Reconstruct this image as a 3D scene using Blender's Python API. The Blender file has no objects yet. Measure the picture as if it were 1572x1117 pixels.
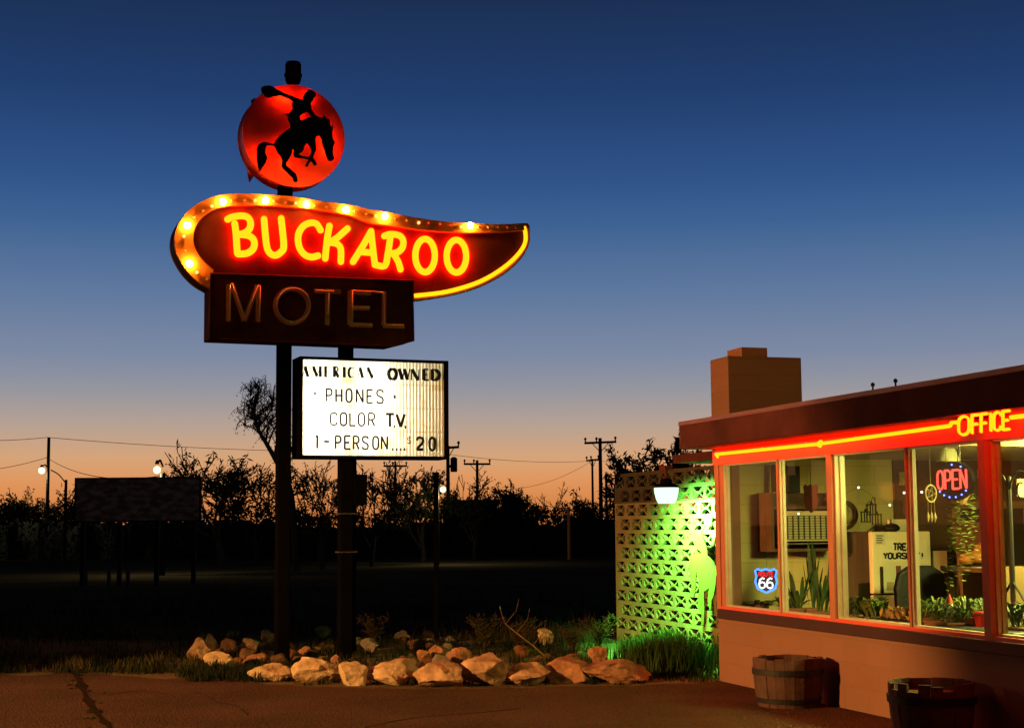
import bpy, math, random
from mathutils import Vector, Matrix, noise
from mathutils.geometry import tessellate_polygon
R_ = math.radians
SC = bpy.context.scene
COL = SC.collection

# ------------------------------------------------------------------ camera
F, PW, PH = 2400.0, 1572.0, 1117.0
PITCH, ROLL = R_(5.9), R_(.46)
EYE = Vector((0, 0, 1.6))
cd = bpy.data.cameras.new('camera')
cam = bpy.data.objects.new('camera', cd)
COL.objects.link(cam)
cd.sensor_fit = 'HORIZONTAL'
cd.sensor_width = 36
cd.lens = 36 * F / PW
cd.clip_start = .05
cd.clip_end = 5000
cam.matrix_world = Matrix.Translation(EYE) @ Matrix.Rotation(R_(90) + PITCH, 4, 'X') @ Matrix.Rotation(-ROLL, 4, 'Z')
SC.camera = cam

# ------------------------------------------------------------------ dusk sky
def lin(c):
    f = lambda v: v / 12.92 if v <= .04045 else ((v + .055) / 1.055) ** 2.4
    return tuple(f(v / 255) for v in c) + (1,)
W = bpy.data.worlds.new('World')
SC.world = W
W.use_nodes = True
nt = W.node_tree
bg = nt.nodes['Background']
tc = nt.nodes.new('ShaderNodeTexCoord')
sx = nt.nodes.new('ShaderNodeSeparateXYZ')
nt.links.new(tc.outputs['Generated'], sx.inputs[0])
asn = nt.nodes.new('ShaderNodeMath'); asn.operation = 'ARCSINE'
nt.links.new(sx.outputs['Z'], asn.inputs[0])
mr = nt.nodes.new('ShaderNodeMapRange')
mr.inputs['From Min'].default_value = 0
mr.inputs['From Max'].default_value = R_(45)
nt.links.new(asn.outputs[0], mr.inputs['Value'])
rp = nt.nodes.new('ShaderNodeValToRGB')
stops = [(0, (200, 118, 64)), (1.1, (219, 140, 80)), (1.7, (224, 151, 95)), (2.5, (214, 164, 120)), (3.7, (181, 161, 147)),
         (4.9, (150, 150, 158)), (6.1, (126, 138, 163)), (8.5, (94, 120, 158)), (10.9, (62, 99, 147)), (12.5, (48, 83, 137)), (15.6, (33, 62, 110)),
         (19.1, (27, 47, 82)), (30, (15, 28, 56)), (45, (9, 17, 36))]
el = rp.color_ramp.elements
while len(el) < len(stops):
    el.new(.5)
for e, (a, c) in zip(el, stops):
    e.position = a / 45
    e.color = lin(c)
nt.links.new(mr.outputs[0], rp.inputs[0])
# the half of the sky away from the sunset is much darker
az = nt.nodes.new('ShaderNodeMapRange')
az.interpolation_type = 'SMOOTHSTEP'
for k_, v_ in zip(('From Min', 'From Max', 'To Min', 'To Max'), (-.05, .94, .12, 1)):
    az.inputs[k_].default_value = v_
nt.links.new(sx.outputs['Y'], az.inputs['Value'])
nt.links.new(rp.outputs[0], bg.inputs['Color'])
nt.links.new(az.outputs[0], bg.inputs['Strength'])

SC.render.engine = 'CYCLES'
SC.cycles.use_denoising = True
SC.cycles.max_bounces = 8
SC.cycles.transparent_max_bounces = 24
SC.cycles.sample_clamp_indirect = 4
SC.cycles.caustics_reflective = False
SC.cycles.caustics_refractive = False
SC.view_settings.view_transform = 'Standard'
SC.view_settings.look = 'None'
SC.view_settings.exposure = 0
SC.view_settings.gamma = 1

# ------------------------------------------------------------------ measuring helpers
def ray(px, py):
    x = (px - PW / 2) / F
    y = -(py - PH / 2) / F
    c, s = math.cos(ROLL), math.sin(ROLL)
    x, y = c * x + s * y, -s * x + c * y
    return Vector((x, math.cos(PITCH) - y * math.sin(PITCH), math.sin(PITCH) + y * math.cos(PITCH)))
def hit(px, py, p0, n):
    d = ray(px, py)
    return EYE + d * ((Vector(p0) - EYE).dot(n) / d.dot(n))
def gnd(px, py, z=0.):
    return hit(px, py, (0, 0, z), Vector((0, 0, 1)))
def far(px, py, Y):
    return hit(px, py, (0, Y, 0), Vector((0, 1, 0)))

# ------------------------------------------------------------------ materials
def nmat(name):
    m = bpy.data.materials.new(name)
    m.use_nodes = True
    return m, m.node_tree, m.node_tree.nodes['Principled BSDF']
def pm(name, col, rough=.7, var=.25, scale=6., bump=.15, bscale=None, metal=0., spec=.3, col2=None, dist=.01):
    m, t, b = nmat(name)
    co = t.nodes.new('ShaderNodeTexCoord')
    nz = t.nodes.new('ShaderNodeTexNoise')
    nz.inputs['Scale'].default_value = scale
    nz.inputs['Detail'].default_value = 8
    nz.inputs['Roughness'].default_value = .65
    t.links.new(co.outputs['Object'], nz.inputs['Vector'])
    r = t.nodes.new('ShaderNodeValToRGB')
    r.color_ramp.elements[0].position = .3
    r.color_ramp.elements[1].position = .7
    c1 = [max(0, c * (1 - var)) for c in col]
    c2 = col2 or [min(1, c * (1 + var)) for c in col]
    r.color_ramp.elements[0].color = (*c1, 1)
    r.color_ramp.elements[1].color = (*c2, 1)
    t.links.new(nz.outputs['Fac'], r.inputs[0])
    t.links.new(r.outputs[0], b.inputs['Base Color'])
    b.inputs['Roughness'].default_value = rough
    b.inputs['Metallic'].default_value = metal
    b.inputs['Specular IOR Level'].default_value = spec
    if bump:
        n2 = t.nodes.new('ShaderNodeTexNoise')
        n2.inputs['Scale'].default_value = bscale or scale * 6
        n2.inputs['Detail'].default_value = 6
        t.links.new(co.outputs['Object'], n2.inputs['Vector'])
        bp = t.nodes.new('ShaderNodeBump')
        bp.inputs['Strength'].default_value = bump
        bp.inputs['Distance'].default_value = dist
        t.links.new(n2.outputs['Fac'], bp.inputs['Height'])
        t.links.new(bp.outputs[0], b.inputs['Normal'])
    return m
def em(name, col, st=1.):
    m = bpy.data.materials.new(name)
    m.use_nodes = True
    t = m.node_tree
    t.nodes.clear()
    o = t.nodes.new('ShaderNodeOutputMaterial')
    e = t.nodes.new('ShaderNodeEmission')
    e.inputs['Color'].default_value = (*col, 1)
    e.inputs['Strength'].default_value = st
    t.links.new(e.outputs[0], o.inputs[0])
    return m
def glassmat(name, tint=(.96, .97, .95), ior=1.4):
    m = bpy.data.materials.new(name)
    m.use_nodes = True
    t = m.node_tree
    t.nodes.clear()
    o = t.nodes.new('ShaderNodeOutputMaterial')
    tr = t.nodes.new('ShaderNodeBsdfTransparent')
    tr.inputs[0].default_value = (*tint, 1)
    g = t.nodes.new('ShaderNodeBsdfGlossy')
    g.inputs['Roughness'].default_value = .01
    fr = t.nodes.new('ShaderNodeFresnel')
    fr.inputs['IOR'].default_value = ior
    mx = t.nodes.new('ShaderNodeMixShader')
    t.links.new(fr.outputs[0], mx.inputs[0])
    t.links.new(tr.outputs[0], mx.inputs[1])
    t.links.new(g.outputs[0], mx.inputs[2])
    t.links.new(mx.outputs[0], o.inputs[0])
    return m
def translucent(name, col, diff=.35):
    m = bpy.data.materials.new(name)
    m.use_nodes = True
    t = m.node_tree
    t.nodes.clear()
    o = t.nodes.new('ShaderNodeOutputMaterial')
    a = t.nodes.new('ShaderNodeBsdfTranslucent')
    d = t.nodes.new('ShaderNodeBsdfDiffuse')
    co = t.nodes.new('ShaderNodeTexCoord')
    nz = t.nodes.new('ShaderNodeTexNoise')
    nz.inputs['Scale'].default_value = 2.2
    nz.inputs['Detail'].default_value = 7
    mp = t.nodes.new('ShaderNodeMapping')
    mp.inputs['Scale'].default_value = (1, 1, 3)
    t.links.new(co.outputs['Object'], mp.inputs[0])
    t.links.new(mp.outputs[0], nz.inputs['Vector'])
    r = t.nodes.new('ShaderNodeValToRGB')
    r.color_ramp.elements[0].position = .34
    r.color_ramp.elements[1].position = .5
    r.color_ramp.elements[0].color = (col[0] * .8, col[1] * .66, col[2] * .35, 1)
    r.color_ramp.elements[1].color = (*col, 1)
    t.links.new(nz.outputs['Fac'], r.inputs[0])
    t.links.new(r.outputs[0], a.inputs[0])
    t.links.new(r.outputs[0], d.inputs[0])
    mx = t.nodes.new('ShaderNodeMixShader')
    mx.inputs[0].default_value = diff
    t.links.new(a.outputs[0], mx.inputs[1])
    t.links.new(d.outputs[0], mx.inputs[2])
    t.links.new(mx.outputs[0], o.inputs[0])
    return m

# ------------------------------------------------------------------ mesh builder
class MB:
    def __init__(s):
        s.v = []; s.f = []
    def add(s, vs, fs):
        o = len(s.v)
        s.v += [tuple(v) for v in vs]
        s.f += [tuple(i + o for i in f) for f in fs]
        return s
    def box(s, x0, x1, y0, y1, z0, z1):
        return s.add([(x0, y0, z0), (x1, y0, z0), (x1, y1, z0), (x0, y1, z0), (x0, y0, z1), (x1, y0, z1), (x1, y1, z1), (x0, y1, z1)],
                     [(3, 2, 1, 0), (4, 5, 6, 7), (0, 1, 5, 4), (1, 2, 6, 5), (2, 3, 7, 6), (3, 0, 4, 7)])
    def quad(s, a, b, c, d):
        return s.add([a, b, c, d], [(0, 1, 2, 3)])
    def tube(s, pts, r, n=8, closed=False, cap=True):
        P = [Vector(p) for p in pts]
        m = len(P)
        if m < 2:
            return s
        rs = [r] * m if not isinstance(r, (list, tuple)) else r
        if not closed and n >= 5:
            for i in range(1, m - 1):
                a, b = P[i] - P[i - 1], P[i + 1] - P[i]
                if a.length > 1e-6 and b.length > 1e-6 and a.normalized().dot(b.normalized()) < .45:
                    s.tube(P[:i + 1], list(rs[:i + 1]), n)      # a sharp corner: two tubes meeting there
                    return s.tube(P[i:], list(rs[i:]), n)
        T = []
        for i in range(m):
            if closed:
                t = P[(i + 1) % m] - P[i - 1]
            elif i == 0:
                t = P[1] - P[0]
            elif i == m - 1:
                t = P[-1] - P[-2]
            else:
                t = (P[i + 1] - P[i]).normalized() + (P[i] - P[i - 1]).normalized()
            T.append(t.normalized() if t.length > 1e-9 else Vector((0, 0, 1)))
        a = Vector((0, 0, 1)) if abs(T[0].z) < .9 else Vector((1, 0, 0))
        N = (a - T[0] * a.dot(T[0])).normalized()
        vs = []
        for i in range(m):
            N = (N - T[i] * N.dot(T[i]))
            N = N.normalized() if N.length > 1e-6 else T[i].orthogonal().normalized()
            B = T[i].cross(N)
            for k in range(n):
                t = 2 * math.pi * k / n
                vs.append(P[i] + (N * math.cos(t) + B * math.sin(t)) * rs[i])
        fs = []
        for i in range(m if closed else m - 1):
            j = (i + 1) % m
            for k in range(n):
                l = (k + 1) % n
                fs.append((i * n + k, i * n + l, j * n + l, j * n + k))
        if cap and not closed:
            fs.append(tuple(range(n - 1, -1, -1)))
            fs.append(tuple((m - 1) * n + k for k in range(n)))
        return s.add(vs, fs)
    def lathe(s, prof, o=(0, 0, 0), n=24, ax=None):
        # profile of (radius, height); ax = optional matrix applied to the result
        vs = []
        for (r, z) in prof:
            for k in range(n):
                t = 2 * math.pi * k / n
                p = Vector((r * math.cos(t), r * math.sin(t), z))
                if ax:
                    p = ax @ p
                vs.append(p + Vector(o))
        fs = []
        for i in range(len(prof) - 1):
            for k in range(n):
                l = (k + 1) % n
                fs.append((i * n + k, i * n + l, (i + 1) * n + l, (i + 1) * n + k))
        fs.append(tuple(range(n - 1, -1, -1)))
        fs.append(tuple((len(prof) - 1) * n + k for k in range(n)))
        return s.add(vs, fs)
    def ball(s, c, r, n=10, sq=(1, 1, 1)):
        prof = [(max(.001, math.sin(math.pi * i / n)) * r, -math.cos(math.pi * i / n) * r) for i in range(n + 1)]
        m = Matrix.Diagonal((sq[0], sq[1], sq[2])).to_3x3()
        return s.lathe(prof, c, max(8, n + 4), m)
    def plate(s, loops, fn, t0, t1):
        """closed 2D loops (first one outer, others holes); fn(a,b,t) gives the 3D point; front at t0, back at t1"""
        L = [[Vector((p[0], p[1], 0)) for p in lp] for lp in loops]
        tri = tessellate_polygon(L)
        flat = [p for lp in L for p in lp]
        n = len(flat)
        vs = [fn(p.x, p.y, t0) for p in flat] + [fn(p.x, p.y, t1) for p in flat]
        fs = [tuple(t) for t in tri] + [tuple(i + n for i in reversed(t)) for t in tri]
        o = 0
        for lp in L:
            m = len(lp)
            for i in range(m):
                j = (i + 1) % m
                fs.append((o + i, o + j, o + j + n, o + i + n))
            o += m
        return s.add(vs, fs)
    def build(s, name, mat, parent=None, smooth=False, loc=None, bevel=0):
        me = bpy.data.meshes.new(name)
        me.from_pydata(s.v, [], s.f)
        me.validate()
        me.materials.append(mat)
        if smooth:
            for p in me.polygons:
                p.use_smooth = True
        import bmesh
        if len(s.f) < 60000 and not getattr(s, 'open', False):
            b = bmesh.new(); b.from_mesh(me)
            bmesh.ops.recalc_face_normals(b, faces=b.faces)
            b.to_mesh(me); b.free()
        o = bpy.data.objects.new(name, me)
        COL.objects.link(o)
        if parent:
            o.parent = parent
        if loc is not None:
            o.location = loc
        if bevel:
            md = o.modifiers.new('bevel', 'BEVEL')
            md.width = bevel; md.segments = 2; md.limit_method = 'ANGLE'
        return o
def tag(o, label=None, cat=None, group=None, kind=None):
    if label: o['label'] = label
    if cat: o['category'] = cat
    if group: o['group'] = group
    if kind: o['kind'] = kind
    return o
def empty(name, loc, rz=0, label=None, cat=None, group=None):
    o = bpy.data.objects.new(name, None)
    COL.objects.link(o)
    o.location = loc
    o.rotation_euler = (0, 0, rz)
    o.empty_display_size = .2
    return tag(o, label, cat, group)
def smooth_path(pts, k=4, closed=False):
    P = [Vector(p) for p in pts]
    n = len(P)
    out = []
    for i in range(n if closed else n - 1):
        p1, p2 = P[i], P[(i + 1) % n]
        p0 = P[i - 1] if (closed or i) else p1
        p3 = P[(i + 2) % n] if (closed or i < n - 2) else p2
        for j in range(k):
            t = j / k
            out.append(.5 * ((2 * p1) + (p2 - p0) * t + (2 * p0 - 5 * p1 + 4 * p2 - p3) * t * t + (3 * p1 - p0 - 3 * p2 + p3) * t ** 3))
    if not closed:
        out.append(P[-1])
    return out
def arc(cx, cy, rx, ry, a0, a1, n=14):
    return [(cx + rx * math.cos(R_(a0 + (a1 - a0) * i / n)), cy + ry * math.sin(R_(a0 + (a1 - a0) * i / n))) for i in range(n + 1)]
# condensed single stroke capitals in a unit box, y down
O_ = arc(.5, .3, .5, .3, 180, 360, 8) + arc(.5, .7, .5, .3, 0, 180, 8)
FONT = {
 'P': [[(0, 1), (0, 0), (.6, 0), (.95, .1), (1, .27), (.95, .44), (.6, .53), (0, .53)]],
 'H': [[(0, 0), (0, 1)], [(1, 0), (1, 1)], [(0, .5), (1, .5)]],
 'O': [O_ + [O_[0]]], '0': [O_ + [O_[0]]],
 'N': [[(0, 1), (0, 0), (1, 1), (1, 0)]],
 'E': [[(1, 0), (0, 0), (0, 1), (1, 1)], [(0, .5), (.8, .5)]],
 'F': [[(1, 0), (0, 0), (0, 1)], [(0, .5), (.8, .5)]],
 'S': [[(1, .2), (.9, .05), (.5, 0), (.1, .05), (0, .25), (.15, .42), (.85, .58), (1, .75), (.9, .95), (.5, 1), (.1, .95), (0, .8)]],
 'C': [[(1, .22), (.9, .06), (.5, 0), (.1, .08), (0, .3), (0, .7), (.1, .92), (.5, 1), (.9, .94), (1, .78)]],
 'L': [[(0, 0), (0, 1), (1, 1)]],
 'R': [[(0, 1), (0, 0), (.6, 0), (.95, .1), (1, .27), (.95, .44), (.6, .52), (0, .52)], [(.5, .52), (1, 1)]],
 'T': [[(0, 0), (1, 0)], [(.5, 0), (.5, 1)]],
 'V': [[(0, 0), (.5, 1), (1, 0)]],
 '1': [[(.2, .12), (.5, 0), (.5, 1)]],
 '2': [[(0, .25), (.1, .06), (.5, 0), (.9, .07), (1, .27), (.85, .5), (.2, .82), (0, 1), (1, 1)]],
 'I': [[(.5, 0), (.5, 1)]],
 'A': [[(0, 1), (.5, 0), (1, 1)], [(.2, .65), (.8, .65)]],
 'Y': [[(0, 0), (.5, .5), (1, 0)], [(.5, .5), (.5, 1)]],
 'U': [[(0, 0), (0, .75), (.15, .95), (.5, 1), (.85, .95), (1, .75), (1, 0)]],
 '6': [[(.9, .08), (.55, .02), (.15, .2), (0, .6), (.08, .88), (.5, 1), (.92, .88), (1, .68), (.9, .48), (.5, .4), (.1, .52)]],
 '!': [[(.5, 0), (.5, .68)], [(.5, .9), (.5, 1)]],
}

# ------------------------------------------------------------------ palette
M = {}
M['dark_steel'] = pm('dark_steel', (.0028, .0026, .0028), .7, .3, 5, .1, spec=0)
M['rust_box'] = pm('rust_brown_paint', (.08, .018, .018), .8, .4, 4, .08, spec=.02)
M['field'] = pm('sign_field_paint', (.078, .016, .008), .7, .35, 3, .05, spec=.05)
M['rim'] = pm('sign_rim_paint', (.46, .16, .025), .55, .25, 4, .08, spec=.15)
M['neon'] = em('neon_lit', (1, .0142, .0002), 56)
M['neon_border'] = em('neon_border_lit', (1, .32, .003), 2.7)
M['bulb'] = em('bulb_lit', (1, .36, .045), 210)
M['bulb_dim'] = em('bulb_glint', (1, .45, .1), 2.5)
M['bulb_off'] = pm('bulb_off', (.6, .35, .2), .2, .1, 5, 0)
M['letter_off'] = pm('letter_paint', (.55, .19, .08), .6, .25, 12, .05)
M['tube_off'] = pm('tube_glass_off', (.78, .5, .36), .12, .1, 5, 0, spec=.8)
M['red_dish'] = pm('red_dish_paint', (.7, .05, .03), .5, .12, 3, .06)
M['black'] = pm('black_paint', (.008, .008, .008), .6, .3, 5, .05)
M['panel'] = translucent('reader_panel_plastic', (.97, .93, .66), .3)
M['white_in'] = pm('cabinet_white', (.8, .78, .7), .6, .05, 5, 0)
M['tube_lit'] = em('fluorescent_lit', (1, .97, .9), 33)
M['black_letter'] = pm('black_letter', (.006, .006, .006), .8, .1, 5, 0)

# ------------------------------------------------------------------ ground
def sheet(name, pts, z, mat, label=None):
    mb = MB()
    mb.plate([[(p[0], p[1]) for p in pts]], lambda a, b, t: (a, b, t), z, z - .003)
    return tag(mb.build(name, mat), kind='structure')
def groundmat():
    m, t, b = nmat('field_soil')
    co = t.nodes.new('ShaderNodeTexCoord')
    n1 = t.nodes.new('ShaderNodeTexNoise'); n1.inputs['Scale'].default_value = .35; n1.inputs['Detail'].default_value = 10
    n2 = t.nodes.new('ShaderNodeTexNoise'); n2.inputs['Scale'].default_value = 14; n2.inputs['Detail'].default_value = 8
    t.links.new(co.outputs['Object'], n1.inputs[0]); t.links.new(co.outputs['Object'], n2.inputs[0])
    r = t.nodes.new('ShaderNodeValToRGB')
    r.color_ramp.elements[0].position = .35; r.color_ramp.elements[1].position = .65
    r.color_ramp.elements[0].color = (.07, .062, .032, 1); r.color_ramp.elements[1].color = (.2, .15, .08, 1)
    ad = t.nodes.new('ShaderNodeMath'); ad.operation = 'ADD'
    mu = t.nodes.new('ShaderNodeMath'); mu.operation = 'MULTIPLY'; mu.inputs[1].default_value = .5
    t.links.new(n1.outputs[0], ad.inputs[0]); t.links.new(n2.outputs[0], ad.inputs[1])
    t.links.new(ad.outputs[0], mu.inputs[0]); t.links.new(mu.outputs[0], r.inputs[0])
    t.links.new(r.outputs[0], b.inputs['Base Color'])
    b.inputs['Roughness'].default_value = 1; b.inputs['Specular IOR Level'].default_value = 0
    bp = t.nodes.new('ShaderNodeBump'); bp.inputs['Strength'].default_value = .8; bp.inputs['Distance'].default_value = .05
    t.links.new(n2.outputs[0], bp.inputs['Height']); t.links.new(bp.outputs[0], b.inputs['Normal'])
    return m
def asphaltmat():
    m, t, b = nmat('worn_asphalt')
    co = t.nodes.new('ShaderNodeTexCoord')
    n1 = t.nodes.new('ShaderNodeTexNoise'); n1.inputs['Scale'].default_value = .7; n1.inputs['Detail'].default_value = 6
    n2 = t.nodes.new('ShaderNodeTexNoise'); n2.inputs['Scale'].default_value = 38; n2.inputs['Detail'].default_value = 4
    vo = t.nodes.new('ShaderNodeTexVoronoi'); vo.inputs['Scale'].default_value = 60
    for n in (n1, n2, vo):
        t.links.new(co.outputs['Object'], n.inputs['Vector'])
    r = t.nodes.new('ShaderNodeValToRGB')
    r.color_ramp.elements[0].position = .33; r.color_ramp.elements[1].position = .62
    r.color_ramp.elements[0].color = (.032, .02, .012, 1); r.color_ramp.elements[1].color = (.105, .062, .037, 1)
    mx = t.nodes.new('ShaderNodeMath'); mx.operation = 'MULTIPLY_ADD'; mx.inputs[1].default_value = .6
    m2 = t.nodes.new('ShaderNodeMath'); m2.operation = 'MULTIPLY'; m2.inputs[1].default_value = .4
    t.links.new(n1.outputs[0], m2.inputs[0])
    t.links.new(n2.outputs[0], mx.inputs[0]); t.links.new(m2.outputs[0], mx.inputs[2])
    t.links.new(mx.outputs[0], r.inputs[0])
    t.links.new(r.outputs[0], b.inputs['Base Color'])
    b.inputs['Roughness'].default_value = .95; b.inputs['Specular IOR Level'].default_value = .02
    ad = t.nodes.new('ShaderNodeMath'); ad.operation = 'ADD'
    t.links.new(n2.outputs[0], ad.inputs[0]); t.links.new(vo.outputs['Distance'], ad.inputs[1])
    bp = t.nodes.new('ShaderNodeBump'); bp.inputs['Strength'].default_value = .9; bp.inputs['Distance'].default_value = .02
    t.links.new(ad.outputs[0], bp.inputs['Height']); t.links.new(bp.outputs[0], b.inputs['Normal'])
    return m
M['soil'] = groundmat()
M['asphalt'] = asphaltmat()
sheet('ground', [(-900, -60), (900, -60), (900, 2500), (-900, 2500)], 0, M['soil'])
random.seed(4)
edge = [(-330, 1026), (-150, 1030), (0, 1035), (60, 1037), (110, 1031), (170, 1036), (250, 1042), (300, 1043), (360, 1046), (430, 1051),
        (520, 1055), (600, 1057), (700, 1058), (800, 1056), (900, 1053), (1000, 1051), (1060, 1049), (1100, 1047)]
ep = [gnd(*e) for e in edge]
ep2 = []
for a, b in zip(ep, ep[1:]):
    for k in range(5):
        p = a.lerp(b, k / 5)
        ep2.append((p.x, p.y + random.uniform(-.07, .07)))
ep2 = [(-60, ep2[0][1] + 4)] + ep2
OC = gnd(1105, 1045)                      # office corner on the ground
OANG = R_(-72.992)
OU = Vector((math.cos(OANG), math.sin(OANG), 0))
OV = Vector((-math.sin(OANG), math.cos(OANG), 0))
c2 = OC + OU * 16 - OV * .0
sheet('parking_lot', ep2 + [(OC.x - .02, OC.y + .02), (c2.x, c2.y), (c2.x, -40), (-60, -40)], .006, M['asphalt'])
# grassy crack running across the asphalt
M['grass'] = pm('grass_blades', (.008, .014, .004), .85, .5, 3, 0, spec=.1)
M['dry_grass'] = pm('dry_grass_blades', (.045, .034, .014), .85, .4, 3, 0, spec=.1)
mb = MB()
ck = [gnd(x, y) for x, y in ((108, 1028), (120, 1042), (128, 1062), (140, 1085), (152, 1100), (168, 1118), (190, 1150))]
for side in (0,):
    L = []; Rr = []
    for i, p in enumerate(smooth_path(ck, 5)):
        w = random.uniform(.015, .07)
        L.append((p.x - w, p.y)); Rr.append((p.x + w, p.y))
    mb.plate([L + Rr[::-1]], lambda a, b, t: (a, b, t), .010, .007)
tag(mb.build('pavement_crack', pm('crack_dirt', (.024, .017, .01), .95, .3, 9, .5, spec=0)), kind='structure')
M['oil'] = pm('crack_tar', (.025, .016, .01), .9, .4, 5, .1, spec=.02)
random.seed(17)
for pts in (((300, 1062), (322, 1072), (335, 1079), (362, 1084), (380, 1098)), ((128, 1062), (170, 1066), (214, 1061), (262, 1067)), ((560, 1117), (640, 1102), (720, 1096), (800, 1088))):
    mb = MB(); A_ = []; B_ = []
    for p in smooth_path([gnd(*q) for q in pts], 6):
        w = random.uniform(.006, .022)
        A_.append((p.x, p.y - w)); B_.append((p.x + random.uniform(-.01, .01), p.y + w))
    mb.plate([A_ + B_[::-1]], lambda a, b, t: (a, b, t), .0095, .007)
    tag(mb.build('pavement_crack', M['oil']), kind='structure')
def blades(mb, x, y, z, h, n, spread, w=.006, lean=.5):
    for _ in range(n):
        a = random.uniform(0, 6.283)
        r = spread * math.sqrt(random.random())
        bx, by = x + r * math.cos(a), y + r * math.sin(a)
        hh = h * random.uniform(.45, 1.1)
        t = random.uniform(0, 6.283)
        l = lean * hh * random.random()
        dx, dy = math.cos(t) * l, math.sin(t) * l
        q = random.uniform(0, 6.283)
        wx, wy = math.cos(q) * w, math.sin(q) * w
        mb.add([(bx - wx, by - wy, z), (bx + wx, by + wy, z), (bx + dx * .4 + wx * .7, by + dy * .4 + wy * .7, z + hh * .6),
                (bx + dx * .4 - wx * .7, by + dy * .4 - wy * .7, z + hh * .6), (bx + dx, by + dy, z + hh)],
               [(0, 1, 2, 3), (3, 2, 4)])

# ------------------------------------------------------------------ roadside sign
SB = gnd(433, 1015)
SA = R_(21)
SD = Vector((math.cos(SA), math.sin(SA), 0))
SN = Vector((-math.sin(SA), math.cos(SA), 0))
def SP(px, py, off=0.):
    p = hit(px, py, SB + SN * off, SN)
    d = p - SB
    return Vector((d.dot(SD), off, p.z))
def crop(ox, oy, sc, off):
    return lambda x, y: SP(ox + x / sc, oy + y / sc, off)
sign = empty('motel_sign', (SB.x, SB.y, 0), SA, 'tall lit motel sign with curved arrow, bucking horse disc and letter board on two poles', 'motel sign')
mb = MB(); mb.box(-.085, .078, -.08, .08, -.1, 6.2)
mb.build('pole', M['dark_steel'], sign, bevel=.012)
x0, x1 = SP(520, 760).x, SP(540, 760).x
mb = MB(); mb.box(x0, x1, -.08, .08, -.1, 4.6)
pole2 = mb.build('pole', M['dark_steel'], sign, bevel=.012)
M['strap'] = pm('galvanised_strap', (.05, .035, .025), .4, .2, 20, .05, metal=.6)
for yy in (788, 847):
    z = SP(530, yy, -.09).z
    mb = MB(); mb.box(x0 - .02, x1 + .05, -.1, .09, z - .009, z + .009)
    mb.build('pole_strap', M['strap'], pole2)
mb = MB(); mb.tube([(x1 + .03, -.03, .1), (x1 + .03, -.03, 2.6)], .022)
mb.build('conduit', M['dark_steel'], pole2)
bx0, bz0 = SP(543, 775, -.05).x, SP(543, 775, -.05).z
bx1, bz1 = SP(562, 728, -.05).x, SP(562, 728, -.05).z
mb = MB(); mb.box(x1 + .002, bx1, -.1, .08, bz0, bz1); mb.box(x1 + .01, bx1 - .01, -.115, -.101, bz0 + .02, bz1 - .02)
mb.build('electrical_box', M['dark_steel'], sign)

# curved arrow cabinet
c2f = lambda x, y: (240 + x / 4.297, 280 + y / 4.297)
c3f = lambda x, y: (530 + x / 4.297, 300 + y / 4.297)
outer_top = [c2f(*p) for p in ((345, 705), (270, 660), (200, 592), (145, 507), (117, 430), (117, 350), (142, 280), (190, 210), (260, 150), (350, 108), (440, 86),
             (560, 80), (700, 85), (850, 95), (980, 112), (1120, 135), (1289, 158))] + \
            [c3f(*p) for p in ((150, 98), (300, 121), (450, 150), (600, 171), (750, 185), (900, 192), (1050, 194), (1160, 188))]
tip = [c3f(*p) for p in ((1190, 188), (1206, 205))]
bottom = [c3f(*p) for p in ((1208, 290), (1185, 360), (1125, 440), (1035, 515), (922, 578), (800, 625), (650, 660), (455, 686), (200, 690))] + [(440, 470)]
inner = [c2f(*p) for p in ((372, 582), (300, 520), (255, 450), (238, 380), (250, 310), (290, 245), (370, 187), (470, 162), (600, 157), (760, 160), (900, 170), (1050, 186), (1180, 206), (1289, 230))] + \
        [c3f(*p) for p in ((150, 185), (300, 206), (450, 228), (600, 243), (750, 250), (900, 250), (1050, 244), (1165, 234))]
SPT = lambda p, off=-.13: (lambda v: (v.x, v.z))(SP(p[0], p[1], off))
out2 = [(v.x, v.y) for v in smooth_path([Vector((*SPT(p), 0)) for p in outer_top], 3)]
inn2 = [(v.x, v.y) for v in smooth_path([Vector((*SPT(p), 0)) for p in inner], 3)]
tip2 = [SPT(p) for p in tip]
bot2 = [(v.x, v.y) for v in smooth_path([Vector((*SPT(p), 0)) for p in bottom[:-1]], 3)] + [SPT(bottom[-1])]
P3 = lambda a, b, t: (a, t, b)
mb = MB(); mb.plate([out2 + tip2 + bot2], P3, -.13, .13)
arrow = mb.build('arrow_panel', M['field'], sign)
mb = MB(); mb.plate([out2 + tip2 + [SPT(c3f(1172, 236))] + inn2[::-1]], P3, -.19, -.1302)
# bulb trough edge and back flange
mb.plate([out2 + tip2 + [SPT(c3f(1172, 236))] + inn2[::-1]], P3, .1302, .19)
mb.build('rim', M['rim'], arrow)
# thin metal lip along the lower edge
mb = MB()
mb.tube([(a, -.135, b) for a, b in [tip2[1]] + bot2[:-1]], .022, 6)
mb.build('edge_lip', M['rim'], arrow)
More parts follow.
